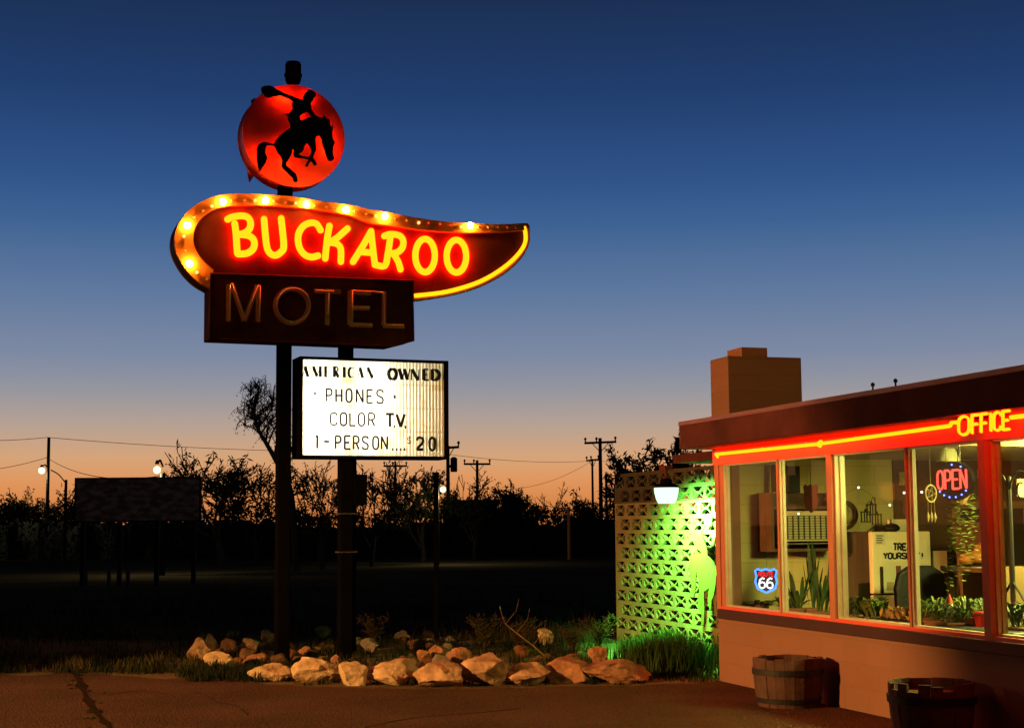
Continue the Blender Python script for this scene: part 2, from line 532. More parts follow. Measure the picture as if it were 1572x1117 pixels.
# bulbs
cl = [c2f(*p) for p in ((335, 640), (268, 592), (217, 537), (190, 450), (183, 355), (203, 285), (250, 226), (310, 185), (368, 156), (437, 130), (498, 121), (585, 118), (653, 119), (718, 122),
      (776, 123), (855, 132), (922, 137), (988, 147), (1045, 153), (1122, 163), (1180, 172), (1250, 182))] + \
     [c3f(*p) for p in ((65, 106), (138, 122), (203, 135), (258, 140), (328, 152), (405, 166), (485, 180), (550, 180), (625, 187), (692, 194), (766, 207), (822, 200), (877, 208), (943, 211), (1010, 212), (1070, 211), (1125, 212))]
LIT = {2, 5, 9, 13, 17, 21, 25, 33}
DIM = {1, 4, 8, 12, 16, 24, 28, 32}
for i, p in enumerate(cl):
    v = SP(p[0], p[1], -.215)
    r = .042 if i in LIT else (.02 if i in DIM else .016)
    if i in LIT:
        v.y = -.235
    mb = MB(); mb.ball((0, 0, 0), r, 8)
    mb.lathe([(.018, 0), (.02, v.y * -1 - .19 + .0)], (0, 0, 0), 8, Matrix.Rotation(R_(-90), 3, 'X')) if i in LIT else None
    mb.build('bulb', M['bulb'] if i in LIT else (M['bulb_dim'] if i in DIM else M['bulb_off']), arrow, True, v)
# lower border neon
bt = [c3f(*p) for p in ((1182, 205), (1190, 290), (1165, 355), (1100, 430), (1010, 500), (905, 560), (790, 603), (640, 640), (458, 661))]
mb = MB(); mb.tube(smooth_path([SP(*p, -.17) for p in bt], 5), .026, 10)
mb.build('border_neon', M['neon_border'], arrow, True)
# BUCKAROO
cA = lambda x, y: (340 + x / 7.86, 310 + y / 7.86)
cB = lambda x, y: (490 + x / 6.55, 330 + y / 6.55)
LET = [
 (cA, [[(75, 210), (130, 183), (230, 168), (310, 183), (350, 240), (340, 320), (280, 375), (215, 392)], [(160, 262), (176, 390), (190, 600), (200, 628)],
       [(215, 392), (320, 405), (385, 450), (397, 520), (370, 580), (300, 622), (200, 628)]]),
 (cA, [[(514, 210), (530, 400), (552, 560), (600, 630), (660, 642), (720, 602), (752, 540), (737, 350), (720, 200)]]),
 (cA, [[(1195, 340), (1150, 268), (1080, 252), (990, 290), (932, 380), (925, 480), (950, 570), (1010, 640), (1090, 665), (1165, 648)]]),
 (cA, [[(1303, 290), (1275, 450), (1252, 680)], [(1520, 322), (1400, 430), (1300, 495)], [(1330, 490), (1400, 510), (1440, 570), (1440, 720)]]),
 (cB, [[(522, 165), (440, 310), (340, 470)], [(522, 165), (540, 330), (560, 500)], [(425, 372), (540, 380)]]),
 (cB, [[(655, 212), (720, 193), (810, 210), (845, 262), (835, 330), (780, 378), (700, 388)], [(715, 230), (690, 390), (660, 510), (560, 500)], [(750, 395), (795, 470), (817, 545)]]),
 (cB, [arc(1065, 408, 98, 166, 0, 352, 24)]),
 (cB, [arc(1380, 415, 98, 163, 0, 352, 24)]),
]
for fn, strokes in LET:
    mb = MB()
    bk = MB()
    for st in strokes:
        pts = [SP(*fn(*p), -.164) for p in st]
        pts = smooth_path(pts, 4) if len(pts) > 3 else smooth_path(pts, 2)
        mb.tube(pts, .042, 10)
        for p in (pts[0], pts[-1]):
            mb.ball(p, .0417, 8)
    mb.build('neon_letter', M['neon'], arrow, True)

# MOTEL box
TL, TR = SP(323, 420, -.21), SP(635, 431, -.21)
BLc, BRc = SP(322, 520, -.21), SP(603, 531, -.21)
BR2 = SP(635, 523, -.21)
mb = MB()
mb.plate([[(TL.x, TL.z), (TR.x, TR.z), (BR2.x, BR2.z), (BRc.x, BRc.z), (BLc.x, BLc.z)]], P3, -.21, .21)
mbox = mb.build('name_box', M['rust_box'], sign, bevel=.012)
mb = MB()
fr = [(TL.x, TL.z), (TR.x, TR.z), (BR2.x, BR2.z), (BRc.x, BRc.z), (BLc.x, BLc.z)]
mb.tube([(a, -.212, b) for a, b in fr], .012, 6, True)
mb.build('box_edge', M['rust_box'], mbox)
cM = lambda x, y: (310 + x / 4.6235, 410 + y / 4.6235)
MOT = [
 [[(190, 120), (187, 385)], [(212, 118), (300, 380)], [(300, 380), (395, 130)], [(400, 128), (398, 388)]],
 [arc(638, 275, 118, 122, 0, 360, 28)],
 [[(797, 167), (985, 175)], [(892, 175), (889, 410)]],
 [[(1050, 165), (1047, 410)], [(1050, 176), (1200, 184)], [(1050, 288), (1190, 291)], [(1047, 407), (1210, 413)]],
 [[(1292, 175), (1290, 415)], [(1285, 415), (1435, 418)]],
]
MOT_T = [
 [[(195, 372), (205, 125), (215, 115), (300, 358), (402, 128), (415, 135), (405, 385)]],
 [arc(650, 268, 118, 120, 95, 440, 30)],
 [[(815, 165), (935, 170)], [(902, 178), (895, 330)]],
 [[(1205, 175), (1070, 165), (1068, 398), (1210, 408)], [(1070, 283), (1190, 285)]],
 [[(1205, 172), (1282, 178), (1290, 200), (1292, 395), (1305, 408), (1430, 412)]],
]
def ribbon(mb, pts, w, t0, t1):
    """flat raised strip along a path in the local x,z plane"""
    P = [Vector((p.x, p.z)) for p in pts]
    L = []; Rr = []
    for i in range(len(P)):
        a = P[max(0, i - 1)]; b = P[min(len(P) - 1, i + 1)]
        t = (b - a).normalized()
        n = Vector((-t.y, t.x)) * w
        L.append(P[i] + n); Rr.append(P[i] - n)
    n = len(P)
    vs = [(p.x, t0, p.y) for p in L] + [(p.x, t0, p.y) for p in Rr] + [(p.x, t1, p.y) for p in L] + [(p.x, t1, p.y) for p in Rr]
    fs = []
    for i in range(n - 1):
        fs += [(i, i + 1, n + i + 1, n + i), (i, 2 * n + i, 2 * n + i + 1, i + 1), (n + i, n + i + 1, 3 * n + i + 1, 3 * n + i)]
    fs += [(0, n, 3 * n, 2 * n), (n - 1, 2 * n - 1, 4 * n - 1, 3 * n - 1)]
    mb.add(vs, fs)
for strokes, tubes in zip(MOT, MOT_T):
    mb = MB()
    for k, st in enumerate(strokes):
        ribbon(mb, [SP(*cM(*p), -.21) for p in st], .029, -.2135 - .0012 * k, -.21)
    lt = mb.build('letter', M['letter_off'], mbox)
    mb = MB()
    for st in tubes:
        pts = [SP(*cM(*p), -.245) for p in st]
        mb.tube(pts, .0085, 7)
        for e in (pts[0], pts[-1]):
            mb.tube([e, (e.x, -.212, e.z)], .007, 6)
    mb.build('neon_tube', M['tube_off'], mbox, True)

# reader board : cabinet, real tubes behind a ribbed translucent panel
cR = lambda x, y: (430 + x / 5.586, 530 + y / 5.586)
a0, z1 = SPT(cR(172, 92), -.22)
a1, z0 = SPT(cR(1447, 975), -.22)
mb = MB()
fw = .035
mb.box(a0, a1, -.2, .2, z1 - .03, z1); mb.box(a0, a1, -.2, .2, z0, z0 + .03)
mb.box(a0, a0 + .03, -.199, .199, z0 + .03, z1 - .03); mb.box(a1 - .03, a1, -.199, .199, z0 + .03, z1 - .03)
mb.box(a0, a1, -.22, -.2, z1 - fw, z1); mb.box(a0, a1, -.22, -.2, z0, z0 + fw)
mb.box(a0, a0 + fw, -.219, -.2, z0 + fw, z1 - fw); mb.box(a1 - fw * 1.6, a1, -.219, -.2, z0 + fw, z1 - fw)
reader = mb.build('reader_board', M['dark_steel'], sign)
mb = MB(); mb.box(a0 + .031, a1 - .031, .17, .19, z0 + .031, z1 - .031)
mb.box(a0 + .031, a1 - .031, -.17, .169, z0 + .031, z0 + .036); mb.box(a0 + .031, a1 - .031, -.17, .169, z1 - .036, z1 - .031)
mb.build('cabinet_lining', M['white_in'], reader)
mb = MB()                                      # ribbed sheet
n = 84
xs = [a0 + fw + (a1 - fw * 1.6 - a0 - fw) * i / n for i in range(n + 1)]
vs = []; fs = []
for i, x in enumerate(xs):
    y = -.199 + (.009 if i % 2 else 0)
    vs += [(x, y, z0 + fw - .01), (x, y, z1 - fw + .01)]
for i in range(n):
    fs.append((2 * i, 2 * i + 2, 2 * i + 3, 2 * i + 1))
mb.open = True
mb.add(vs, fs)
mb.build('translucent_panel', M['panel'], reader)
mb = MB()
for k in range(4):
    zz = z1 - fw - (z1 - z0 - 2 * fw) * (k + 1) / 4.0 + .01
    if k < 3:
        mb.box(a0 + fw + .002, a1 - fw * 1.6 - .002, -.2035, -.2, zz - .004, zz + .004)
mb.build('letter_track', pm('clear_track', (.7, .6, .3), .3, .1, 5, 0), reader)
for xx in (.06, .14, .22, .3, .38, .46, .53):
    mb = MB(); x = a0 + (a1 - a0) * xx
    mb.tube([(x, .145, z0 + .08), (x, .145, z1 - .08)], .019, 10)
    mb.build('fluorescent_tube', M['tube_lit'], reader, True)
def rl(strokes, w, mat=None, name='letter'):
    mb = MB()
    for k, (st, ww) in enumerate(strokes):
        pts = [SP(*cR(*p), -.208) for p in st]
        mb.tube(pts, ww * w * 1.4, 6)
    mb.build(name, mat or M['black_letter'], reader)
def put(ch, x, y, w, h, r):
    rl([([(x + px * w, y + py * h) for px, py in st], 1) for st in FONT[ch]], r)
TH, HL = 1, .22
k = .0135
rl([([(215, 180), (238, 268)], TH), ([(213, 182), (195, 268)], HL), ([(200, 240), (232, 240)], HL)], k)
rl([([(285, 180), (316, 266)], TH), ([(345, 180), (345, 270)], TH), ([(284, 182), (276, 268)], HL), ([(342, 182), (318, 266)], HL)], k)
rl([([(390, 180), (390, 272)], TH), ([(390, 181), (430, 182)], HL), ([(390, 226), (418, 226)], HL), ([(390, 271), (434, 272)], HL)], k)
rl([([(465, 182), (465, 272)], TH), ([(465, 183), (490, 188), (498, 206), (488, 222), (467, 226)], .5), ([(478, 226), (500, 274)], TH)], k)
rl([([(550, 185), (550, 275)], TH)], k)
rl([([(606, 190), (592, 208), (588, 235), (592, 260), (606, 276)], .8), ([(606, 190), (632, 196)], HL), ([(606, 276), (634, 268)], HL)], k)
rl([([(685, 190), (708, 278)], TH), ([(683, 192), (664, 276)], HL), ([(670, 250), (700, 250)], HL)], k)
rl([([(752, 190), (792, 280)], TH), ([(750, 190), (748, 280)], HL), ([(798, 190), (796, 280)], HL)], k)
k = .0165
rl([([(955, 200), (936, 220), (931, 245), (937, 272), (955, 292)], TH), ([(973, 200), (992, 220), (998, 247), (991, 274), (973, 294)], TH), ([(955, 200), (973, 200)], .4), ([(955, 292), (973, 294)], .4)], k)
rl([([(1022, 200), (1048, 294)], TH), ([(1050, 292), (1066, 202)], .35), ([(1066, 202), (1092, 294)], TH), ([(1094, 294), (1112, 202)], .35)], k)
rl([([(1128, 204), (1128, 298)], .35), ([(1132, 204), (1183, 298)], TH), ([(1190, 204), (1188, 298)], .35)], k)
rl([([(1232, 206), (1232, 296)], TH), ([(1232, 205), (1270, 206)], .45), ([(1232, 250), (1262, 250)], .4), ([(1232, 297), (1274, 297)], .45)], k)
rl([([(1305, 206), (1305, 298)], TH), ([(1305, 205), (1335, 210)], .45), ([(1335, 210), (1358, 228), (1366, 252), (1358, 280), (1335, 296)], TH), ([(1335, 297), (1305, 299)], .45)], k)
for ch, x, y, w, h in (('P', 396, 372, 48, 108), ('H', 480, 374, 48, 110), ('O', 567, 374, 48, 112), ('N', 656, 376, 54, 112), ('E', 746, 380, 48, 112), ('S', 830, 382, 54, 114)):
    put(ch, x, y, w, h, .0085)
for x, y, w in ((300, 413, 1), (982, 440, 1.25)):
    rl([([(x - 6, y), (x + 6, y)], w)], .014, name='dot')
for ch, x, y, w, h in (('C', 432, 576, 54, 108), ('O', 517, 577, 54, 110), ('L', 599, 580, 46, 108), ('O', 672, 580, 52, 110), ('R', 760, 580, 50, 108)):
    put(ch, x, y, w, h, .0078)
put('T', 910, 588, 64, 108, .0115); put('V', 1000, 590, 68, 108, .0125)
rl([([(978, 696), (986, 696)], 1)], .013, name='dot'); rl([([(1070, 700), (1078, 700)], 1)], .014, name='dot')
put('1', 300, 772, 36, 110, .0095)
rl([([(378, 823), (420, 824)], 1)], .0095, name='dash')
for ch, x, y, w, h in (('P', 476, 776, 44, 108), ('E', 554, 776, 48, 112), ('R', 630, 778, 46, 112), ('S', 707, 780, 48, 110), ('O', 796, 780, 48, 110), ('N', 870, 780, 50, 110)):
    put(ch, x, y, w, h, .0088)
for x in (965, 1000, 1035, 1068):
    rl([([(x - 5, 891), (x + 5, 891)], 1)], .012, name='dot')
rl([([(1124, 794), (1108, 784), (1094, 794), (1098, 808), (1118, 816), (1124, 830), (1108, 840), (1092, 830)], 1), ([(1108, 776), (1108, 848)], .7)], .005,
   pm('faded_red_letter', (.3, .1, .03), .8, .1, 5, 0), 'dollar_mark')
put('2', 1174, 788, 52, 104, .0125); put('0', 1282, 790, 46, 108, .0115)

# red dish with the bucking horse
cD = lambda x, y: (330 + x / 4.467, 70 + y / 4.467)
dc = SP(*cD(545, 617), -.17)
dl = SP(*cD(203, 617), -.17); dt = SP(*cD(545, 266), -.17)
rad = (abs(dc.x - dl.x) + abs(dt.z - dc.z)) / 2
AX = Matrix.Rotation(R_(90), 3, 'X')
mb = MB()
prof = [(rad * r, .17 + .09 * (1 - r * r)) for r in (.02, .2, .4, .6, .75, .88, .96, 1)]
prof = prof + [(rad * 1.012, .168), (rad * 1.012, .15), (rad * .99, .145), (rad * .99, -.145), (rad * 1.012, -.15), (rad * 1.012, -.168)] + [(a, -b) for a, b in prof[::-1]]
mb.lathe(prof, (dc.x, 0, dc.z), 64, AX)
disc = mb.build('red_disc', M['red_dish'], sign, True)
md = disc.modifiers.new('edge', 'EDGE_SPLIT'); md.split_angle = R_(40)
HORSE = [(315, 292), (335, 278), (375, 275), (400, 285), (420, 300), (470, 325), (530, 348), (600, 376), (608, 345), (618, 325), (640, 306), (660, 304), (680, 318), (694, 335), (690, 350), (678, 360),
 (672, 375), (660, 390), (655, 405), (663, 420), (660, 440), (690, 480), (710, 490), (738, 497), (744, 476), (758, 495), (785, 508), (792, 545), (797, 560), (806, 538), (809, 570), (803, 600),
 (808, 640), (823, 668), (812, 690), (808, 740), (818, 775), (800, 793), (775, 790), (762, 760), (750, 720), (735, 680), (730, 645), (715, 620), (697, 620), (689, 640), (691, 690), (694, 715), (680, 745),
 (669, 770), (690, 795), (698, 820), (680, 825), (664, 797), (650, 800), (635, 832), (617, 828), (630, 800), (644, 782), (600, 774), (545, 767), (537, 748), (541, 718), (531, 706), (526, 740), (507, 780), (490, 805), (487, 820),
 (520, 850), (555, 880), (568, 925), (560, 938), (540, 935), (530, 905), (500, 880), (470, 850), (455, 830), (461, 790), (450, 760), (425, 730), (412, 697), (400, 687), (360, 684), (346, 702), (345, 740), (360, 770),
 (350, 800), (325, 840), (305, 870), (295, 830), (285, 770), (284, 710), (300, 677), (335, 662), (370, 668), (403, 676), (415, 650), (445, 615), (490, 582), (517, 565), (513, 535), (500, 510), (498, 485), (485, 468), (502, 470),
 (520, 455), (531, 430), (528, 400), (533, 382), (510, 365), (440, 340), (432, 348), (400, 350), (370, 361), (345, 350), (320, 322)]
H1 = [(577, 488), (600, 470), (630, 455), (645, 465), (656, 490), (620, 505), (590, 516)]
H2 = [(572, 748), (605, 722), (615, 690), (630, 672), (648, 688), (662, 722), (655, 748), (640, 765), (600, 760)]
D2 = lambda L: [SPT(cD(*p), -.3) for p in L]
mb = MB(); mb.plate([D2(HORSE), D2(H1), D2(H2)], P3, -.31, -.29)
co = mb.build('horse_and_rider', M['black'], disc)
co['label'] = 'black cut-out of a rider waving a hat on a bucking horse'
mb = MB(); mb.plate([D2(HORSE), D2(H1), D2(H2)], P3, .29, .31)
mb.build('horse_and_rider', M['black'], disc)
mb = MB()
for p in ((560, 560), (640, 570), (480, 650), (760, 600), (600, 440), (330, 720), (480, 800), (640, 350)):
    q = SP(*cD(*p), -.29)
    mb.tube([(q.x, -.29, q.z), (q.x, -.19, q.z)], .008, 6)
    mb.tube([(q.x, .29, q.z), (q.x, .19, q.z)], .008, 6)
mb.build('bracket', M['dark_steel'], disc)
M['disc_neon'] = em('disc_neon_lit', (1, .06, .006), 115)
mb = MB()
for L in ([(440, 660), (470, 700), (500, 690), (540, 650), (600, 640), (640, 630)], [(720, 540), (755, 580), (775, 640), (785, 740)], [(560, 540), (590, 530), (640, 545)], [(560, 430), (590, 420)],
          [(480, 770), (475, 815), (520, 865)], [(430, 318), (480, 338), (525, 362)], [(635, 330), (665, 350)], [(310, 720), (305, 790)]):
    for off in (-.275, .275):
        mb.tube(smooth_path([SP(*cD(*p), -.3) * 1 for p in L], 4) if off < 0 else [Vector((SP(*cD(*p), -.3).x, .275, SP(*cD(*p), -.3).z)) for p in L], .009, 8)
for i, v in enumerate(mb.v):
    if v[1] < -.28:
        mb.v[i] = (v[0], v[1] + .028, v[2])
mb.build('halo_neon', M['disc_neon'], disc, True)
sb = SP(442, 288, 0); st = SP(442, 304, 0)
mb = MB(); mb.tube([(sb.x, 0, st.z - .15), (sb.x, 0, dc.z - rad * .985)], .042, 12)
mb.build('disc_stem', M['rust_box'], sign, True)
f0 = SP(450, 128, 0); f1 = SP(450, 95, 0)
hh = f1.z - f0.z
mb = MB()
mb.lathe([(.03, -.06), (.03, .0), (.085, .0), (.095, hh * .12), (.1, hh * .16), (.1, hh * .3), (.112, hh * .32), (.112, hh * .42), (.1, hh * .44), (.1, hh * .86), (.085, hh * .97), (.03, hh)], (f0.x, 0, f0.z), 18)
bc = mb.build('beacon', M['dark_steel'], sign)
bc['label'] = 'dark lantern-shaped beacon on top of the disc'

# ------------------------------------------------------------------ motel office
def BS(px, py, v):
    p = hit(px, py, OC + OV * v, OV)
    return Vector(((p - OC).dot(OU), v, p.z))
def BE(px, py, s):
    p = hit(px, py, OC + OU * s, OU)
    return Vector((s, (p - OC).dot(OV), p.z))
def BW(s, v, z=0.):
    return OC + OU * s + OV * v + Vector((0, 0, z))
M['stucco'] = pm('tan_stucco', (.15, .075, .034), .9, .1, 5, .3, 60)
M['red_paint'] = pm('red_trim_paint', (.5, .07, .035), .5, .15, 4, .05)
M['post_paint'] = pm('salmon_post_paint', (.32, .125, .07), .6, .12, 4, .05)
M['maroon'] = pm('maroon_fascia_paint', (.045, .012, .009), .8, .45, 2.2, .3, 30, spec=.1)
M['sill'] = pm('dark_sill_paint', (.03, .01, .008), .7, .2, 5, .1)
M['alu'] = pm('window_aluminium', (.42, .39, .28), .4, .1, 8, .03, metal=.2)
M['glass'] = glassmat('window_glass')
def blockwall(name, col, mortar, sx=2.4, ax='yz'):
    m, t, b = nmat(name)
    co = t.nodes.new('ShaderNodeTexCoord')
    sp = t.nodes.new('ShaderNodeSeparateXYZ'); cb = t.nodes.new('ShaderNodeCombineXYZ')
    t.links.new(co.outputs['Object'], sp.inputs[0])
    t.links.new(sp.outputs['Y' if ax[0] == 'y' else 'X'], cb.inputs[0]); t.links.new(sp.outputs['Z'], cb.inputs[1])
    br = t.nodes.new('ShaderNodeTexBrick')
    br.inputs['Scale'].default_value = 1
    br.inputs['Brick Width'].default_value = .4; br.inputs['Row Height'].default_value = .2
    br.inputs['Mortar Size'].default_value = .006
    br.inputs['Color1'].default_value = (*col, 1); br.inputs['Color2'].default_value = (*[c * .93 for c in col], 1)
    br.inputs['Mortar'].default_value = (*mortar, 1)
    t.links.new(cb.outputs[0], br.inputs['Vector'])
    t.links.new(br.outputs['Color'], b.inputs['Base Color'])
    nz = t.nodes.new('ShaderNodeTexNoise'); nz.inputs['Scale'].default_value = 60
    t.links.new(co.outputs['Object'], nz.inputs['Vector'])
    ad = t.nodes.new('ShaderNodeMath'); ad.operation = 'MULTIPLY_ADD'; ad.inputs[1].default_value = .15
    iv = t.nodes.new('ShaderNodeMath'); iv.operation = 'SUBTRACT'; iv.inputs[0].default_value = 1
    t.links.new(br.outputs['Fac'], iv.inputs[1])
    t.links.new(nz.outputs[0], ad.inputs[0]); t.links.new(iv.outputs[0], ad.inputs[2])
    bp = t.nodes.new('ShaderNodeBump'); bp.inputs['Strength'].default_value = .5; bp.inputs['Distance'].default_value = .008
    t.links.new(ad.outputs[0], bp.inputs['Height']); t.links.new(bp.outputs[0], b.inputs['Normal'])
    b.inputs['Roughness'].default_value = .85
    return m
M['inner_block'] = blockwall('cream_block_wall', (.62, .5, .2), (.52, .41, .16))
M['outer_block'] = blockwall('tan_block_wall', (.185, .09, .05), (.172, .083, .046), ax='xz')
M['wood'] = pm('brown_panelling', (.1, .045, .02), .6, .35, 3, .1)
M['ceiling'] = pm('ceiling_tile', (.7, .62, .4), .85, .06, 9, .2)
M['floor_in'] = pm('brown_floor', (.16, .1, .06), .7, .2, 5, .1)
office = empty('motel_office', (OC.x, OC.y, 0), OANG, 'low motel office with lit corner windows under a deep maroon flat roof', 'building')
SE = 9.0
mb = MB(); mb.box(0, SE, 0, .18, -.05, .645)
fw_ = mb.build('front_wall', M['outer_block'], office)
mb = MB(); mb.box(0, .1, .18, 5.4, 0, 2.366)
mb.build('end_wall', M['inner_block'], office)
mb = MB(); mb.box(.1, SE, 5.2, 5.4, 0, 2.366); mb.box(SE, SE + .15, 0, 5.4, 0, 2.366)
mb.build('rear_wall', M['inner_block'], office)
mb = MB(); mb.box(.1, SE, .18, 5.2, -.05, .02)
mb.build('floor', M['floor_in'], office)
mb = MB(); mb.box(.1, SE, .18, 5.2, 2.27, 2.3)
ceil = mb.build('ceiling', M['ceiling'], office)
mb = MB(); mb.box(0, SE + .3, -.4, 5.9, 2.368, 2.649)
roof = mb.build('roof', M['maroon'], office, bevel=.008)
mb = MB(); mb.box(0, SE + .31, -.406, -.4005, 2.612, 2.652)
mb.build('drip_edge', pm('drip_edge_metal', (.1, .03, .025), .5, .15, 5, .02), roof)
for px, top, bot in ((1340, 589, 597), (1375, 583, 594)):
    b = BS(px, bot, .1); a = BS(px, top, .1)
    mb = MB(); mb.lathe([(.008, -.25), (.008, a.z - b.z - .02), (.017, a.z - b.z - .02), (.018, a.z - b.z + .0), (.006, a.z - b.z + .012)], b, 10)
    mb.build('roof_vent', M['black'], roof)
mb = MB(); mb.box(0, SE, -.03, .18, 2.205, 2.367)
frieze = mb.build('frieze', M['red_paint'], office)
mb = MB(); mb.box(.12, SE, -.07, .2, .645, .74)
sill = mb.build('sill', M['sill'], office, bevel=.006)
mb = MB(); mb.box(.12, SE, -.03, .1, .74, .768)
mb.build('bottom_rail', M['red_paint'], office)
# posts and windows
mb = MB(); mb.box(0, .195, 0, .18, .645, 2.205); mb.box(-.004, .1, -.012, -.001, .64, 2.204)
mb.build('corner_post', M['post_paint'], office)
for s0, s1, out in ((1.415, 1.447, .012), (2.433, 2.52, .03), (3.715, 3.747, .012), (4.8, 4.89, .045), (6.1, 6.132, .012), (7.2, 7.29, .045)):
    mb = MB(); mb.box(s0, s1, -out, .06, .768, 2.205)
    mb.build('post', M['post_paint'], office)
for s0, s1, dp in ((.195, 1.415, .05), (1.447, 2.433, .045), (2.52, 3.715, .085), (3.747, 4.8, .045), (4.89, 6.1, .07), (6.132, 7.2, .045), (7.29, 8.9, .07)):
    mb = MB()
    f = .016
    mb.box(s0, s0 + f, .002, dp + .01, .768, 2.205); mb.box(s1 - f, s1, .002, dp + .01, .768, 2.205)
    mb.box(s0 + f, s0 + f + .012, dp * .55, dp + .009, .784, 2.19)
    mb.box(s0 + f, s1 - f, .003, dp + .008, .768, .784); mb.box(s0 + f, s1 - f, .003, dp + .008, 2.19, 2.205)
    wn = mb.build('window', M['alu'], office)
    mb = MB(); mb.quad((s0 + f, dp - .005, .784), (s1 - f, dp - .005, .784), (s1 - f, dp - .005, 2.19), (s0 + f, dp - .005, 2.19)); mb.open = True
    mb.build('pane', M['glass'], wn)
# neon strip under the soffit
n0, n1 = BS(1099, 697, -.06), BS(1254, 681.5, -.06)
n2, n3 = BS(1262, 680.5, -.06), BS(1458, 653.5, -.06)
mb = MB()
mb.tube([n0 + Vector((-.01, .03, -.03)), n0, n1, n1 + Vector((.05, .01, -.02))], .0165, 10)
mb.tube([n2 + Vector((-.06, -.01, .0)), n2 + Vector((-.02, 0, .02)), n2, n3, n3 + Vector((.04, 0, .03)), n3 + Vector((.09, 0, .02))], .0165, 10)
n4, n5 = BS(1552, 640.5, -.06), BS(1600, 634, -.06)
mb.tube([n4, Vector((SE, -.06, n4.z))], .0165, 10)
mb.build('neon_strip', M['neon'], frieze, True)
mb = MB()
for s in [i * .9 + .3 for i in range(10)]:
    mb.box(s - .01, s + .01, -.05, -.031, 2.325, 2.335)
mb.build('tube_holder', M['alu'], frieze)
xs = ((1471, 1488), (1491.5, 1503), (1505.5, 1516), (1519, 1523), (1525, 1537), (1539, 1550))
for ch, (xa, xb) in zip('OFFICE', xs):
    mb = MB()
    ya = 639.5 - (xa - 1471) * .128
    yb = 667.5 - (xa - 1471) * .125
    for dx, off in ((0, -.36), (1.1, -.34)):
        for st in FONT[ch]:
            pts = [BS(xa + dx * 1.2 + (xb - xa - 1) * a, ya + dx * .9 + (yb - ya) * b - (xb - xa) * a * .12, off) for a, b in st]
            mb.tube(pts, .0085, 8)
    mb.build('neon_letter', M['neon_border'] if ch == 'x' else M['neon'], frieze, True)
# chimney at the far end
CV = 1.25
q0 = BS(1117, 546, CV)                       # near corner, top
q1 = BS(1090, 553, CV)
cw = BE(1230, 551, q0.x).y - CV
mb = MB(); mb.box(q1.x, q0.x, CV, CV + cw, 0, q0.z)
ch_ = mb.build('chimney', blockwall('chimney_block', (.125, .068, .036), (.105, .057, .03), ax='xz'), office, bevel=.01)
k0 = BE(1139, 547, q0.x - .05); k1 = BE(1178, 547, q0.x - .05)
kt = BE(1150, 533, q0.x - .05)
mb = MB(); mb.box(q1.x + .05, q0.x - .05, k0.y, k1.y, q0.z - .02, kt.z)
mb.build('flue_cap', M['stucco'], ch_)

# breezeway roof and pierced block screen
mb = MB(); mb.box(-1.95, -.005, .35, 2.2, 2.305, 2.40)
mb.build('breezeway_roof', M['maroon'], office)
WV = 1.0
S0 = BS(945, 850, WV).x
TW, THt = .412, .1925
zt = BS(946, 773, WV).z
zc = BS(945, 728, WV).z
holes = [[(.15, .13), (.85, .13), (.62, .42), (.38, .42)], [(.38, .58), (.62, .58), (.86, .87), (.14, .87)],
         [(.145, .24), (.34, .47), (.34, .53), (.145, .76), (.10, .64), (.085, .5), (.10, .36)],
         [(.855, .24), (.9, .36), (.915, .5), (.9, .64), (.855, .76), (.66, .53), (.66, .47)]]
screen = empty('breeze_block_screen', BW(S0, WV), OANG, 'cream pierced concrete block screen wall with brown top courses and green lamplight', 'wall')
def course(mb, ztop, off, L):
    x = off
    if off > 0:
        mb.box(0, off, 0, .045, ztop - THt, ztop)
    while x < L - TW * .3:
        w = min(TW, L - x)
        if w < TW:
            mb.box(x, L, 0, .045, ztop - THt, ztop); break
        mb.plate([[(x, ztop), (x + w, ztop), (x + w, ztop - THt), (x, ztop - THt)]] + [[(x + a * w, ztop - b * THt) for a, b in h] for h in holes], P3, 0, .045)
        x += TW
mb = MB()
L = -S0 - .01
for r in range(10):
    z = zt - r * THt
    course(mb, z, 0 if r % 2 == 0 else TW * .46, L)
mb.box(0, L, .0, .1, -.05, zt - 10 * THt)
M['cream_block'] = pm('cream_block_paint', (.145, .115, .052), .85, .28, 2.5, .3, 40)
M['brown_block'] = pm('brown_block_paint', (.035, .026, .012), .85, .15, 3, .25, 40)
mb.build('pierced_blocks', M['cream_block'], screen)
mb = MB()
for r in range(2):
    course(mb, zt + (2 - r) * THt, 0 if r % 2 == 0 else TW * .46, L)
mb.box(0, L, -.004, .104, zt + 2 * THt, zc)
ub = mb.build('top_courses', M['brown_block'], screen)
ub['label'] = 'brown painted top courses of the block screen'
# cowboy cut-out standing against the screen
cC = lambda x, y: (1040 + x / 5.5875, 780 + y / 5.5875)
COW = [(250, 95), (270, 65), (290, 55), (301, 75), (298, 152), (262, 150), (240, 150), (222, 185), (207, 222), (222, 260), (240, 300), (255, 340), (258, 375), (259, 405), (285, 430), (310, 465),
       (330, 505), (350, 560), (352, 600), (332, 570), (330, 640), (315, 740), (295, 790), (290, 870), (278, 870), (262, 800), (268, 720), (275, 680), (250, 700), (230, 712), (228, 760), (235, 850),
       (228, 1000), (205, 1000), (210, 900), (182, 860), (178, 790), (185, 740), (192, 680), (180, 600), (178, 560), (165, 545), (160, 600), (158, 680), (145, 760), (133, 750), (128, 690), (118, 600),
       (103, 520), (103, 460), (115, 415), (150, 395), (160, 340), (145, 300), (138, 265), (120, 230), (115, 205), (125, 182), (140, 182), (150, 200), (160, 225), (172, 240), (195, 215), (215, 165), (235, 125)]
CH = [(168, 360), (180, 345), (205, 375), (205, 386), (180, 384)]
cp = [(lambda v: (v.x, v.z))(BS(*cC(*p), .86)) for p in COW]
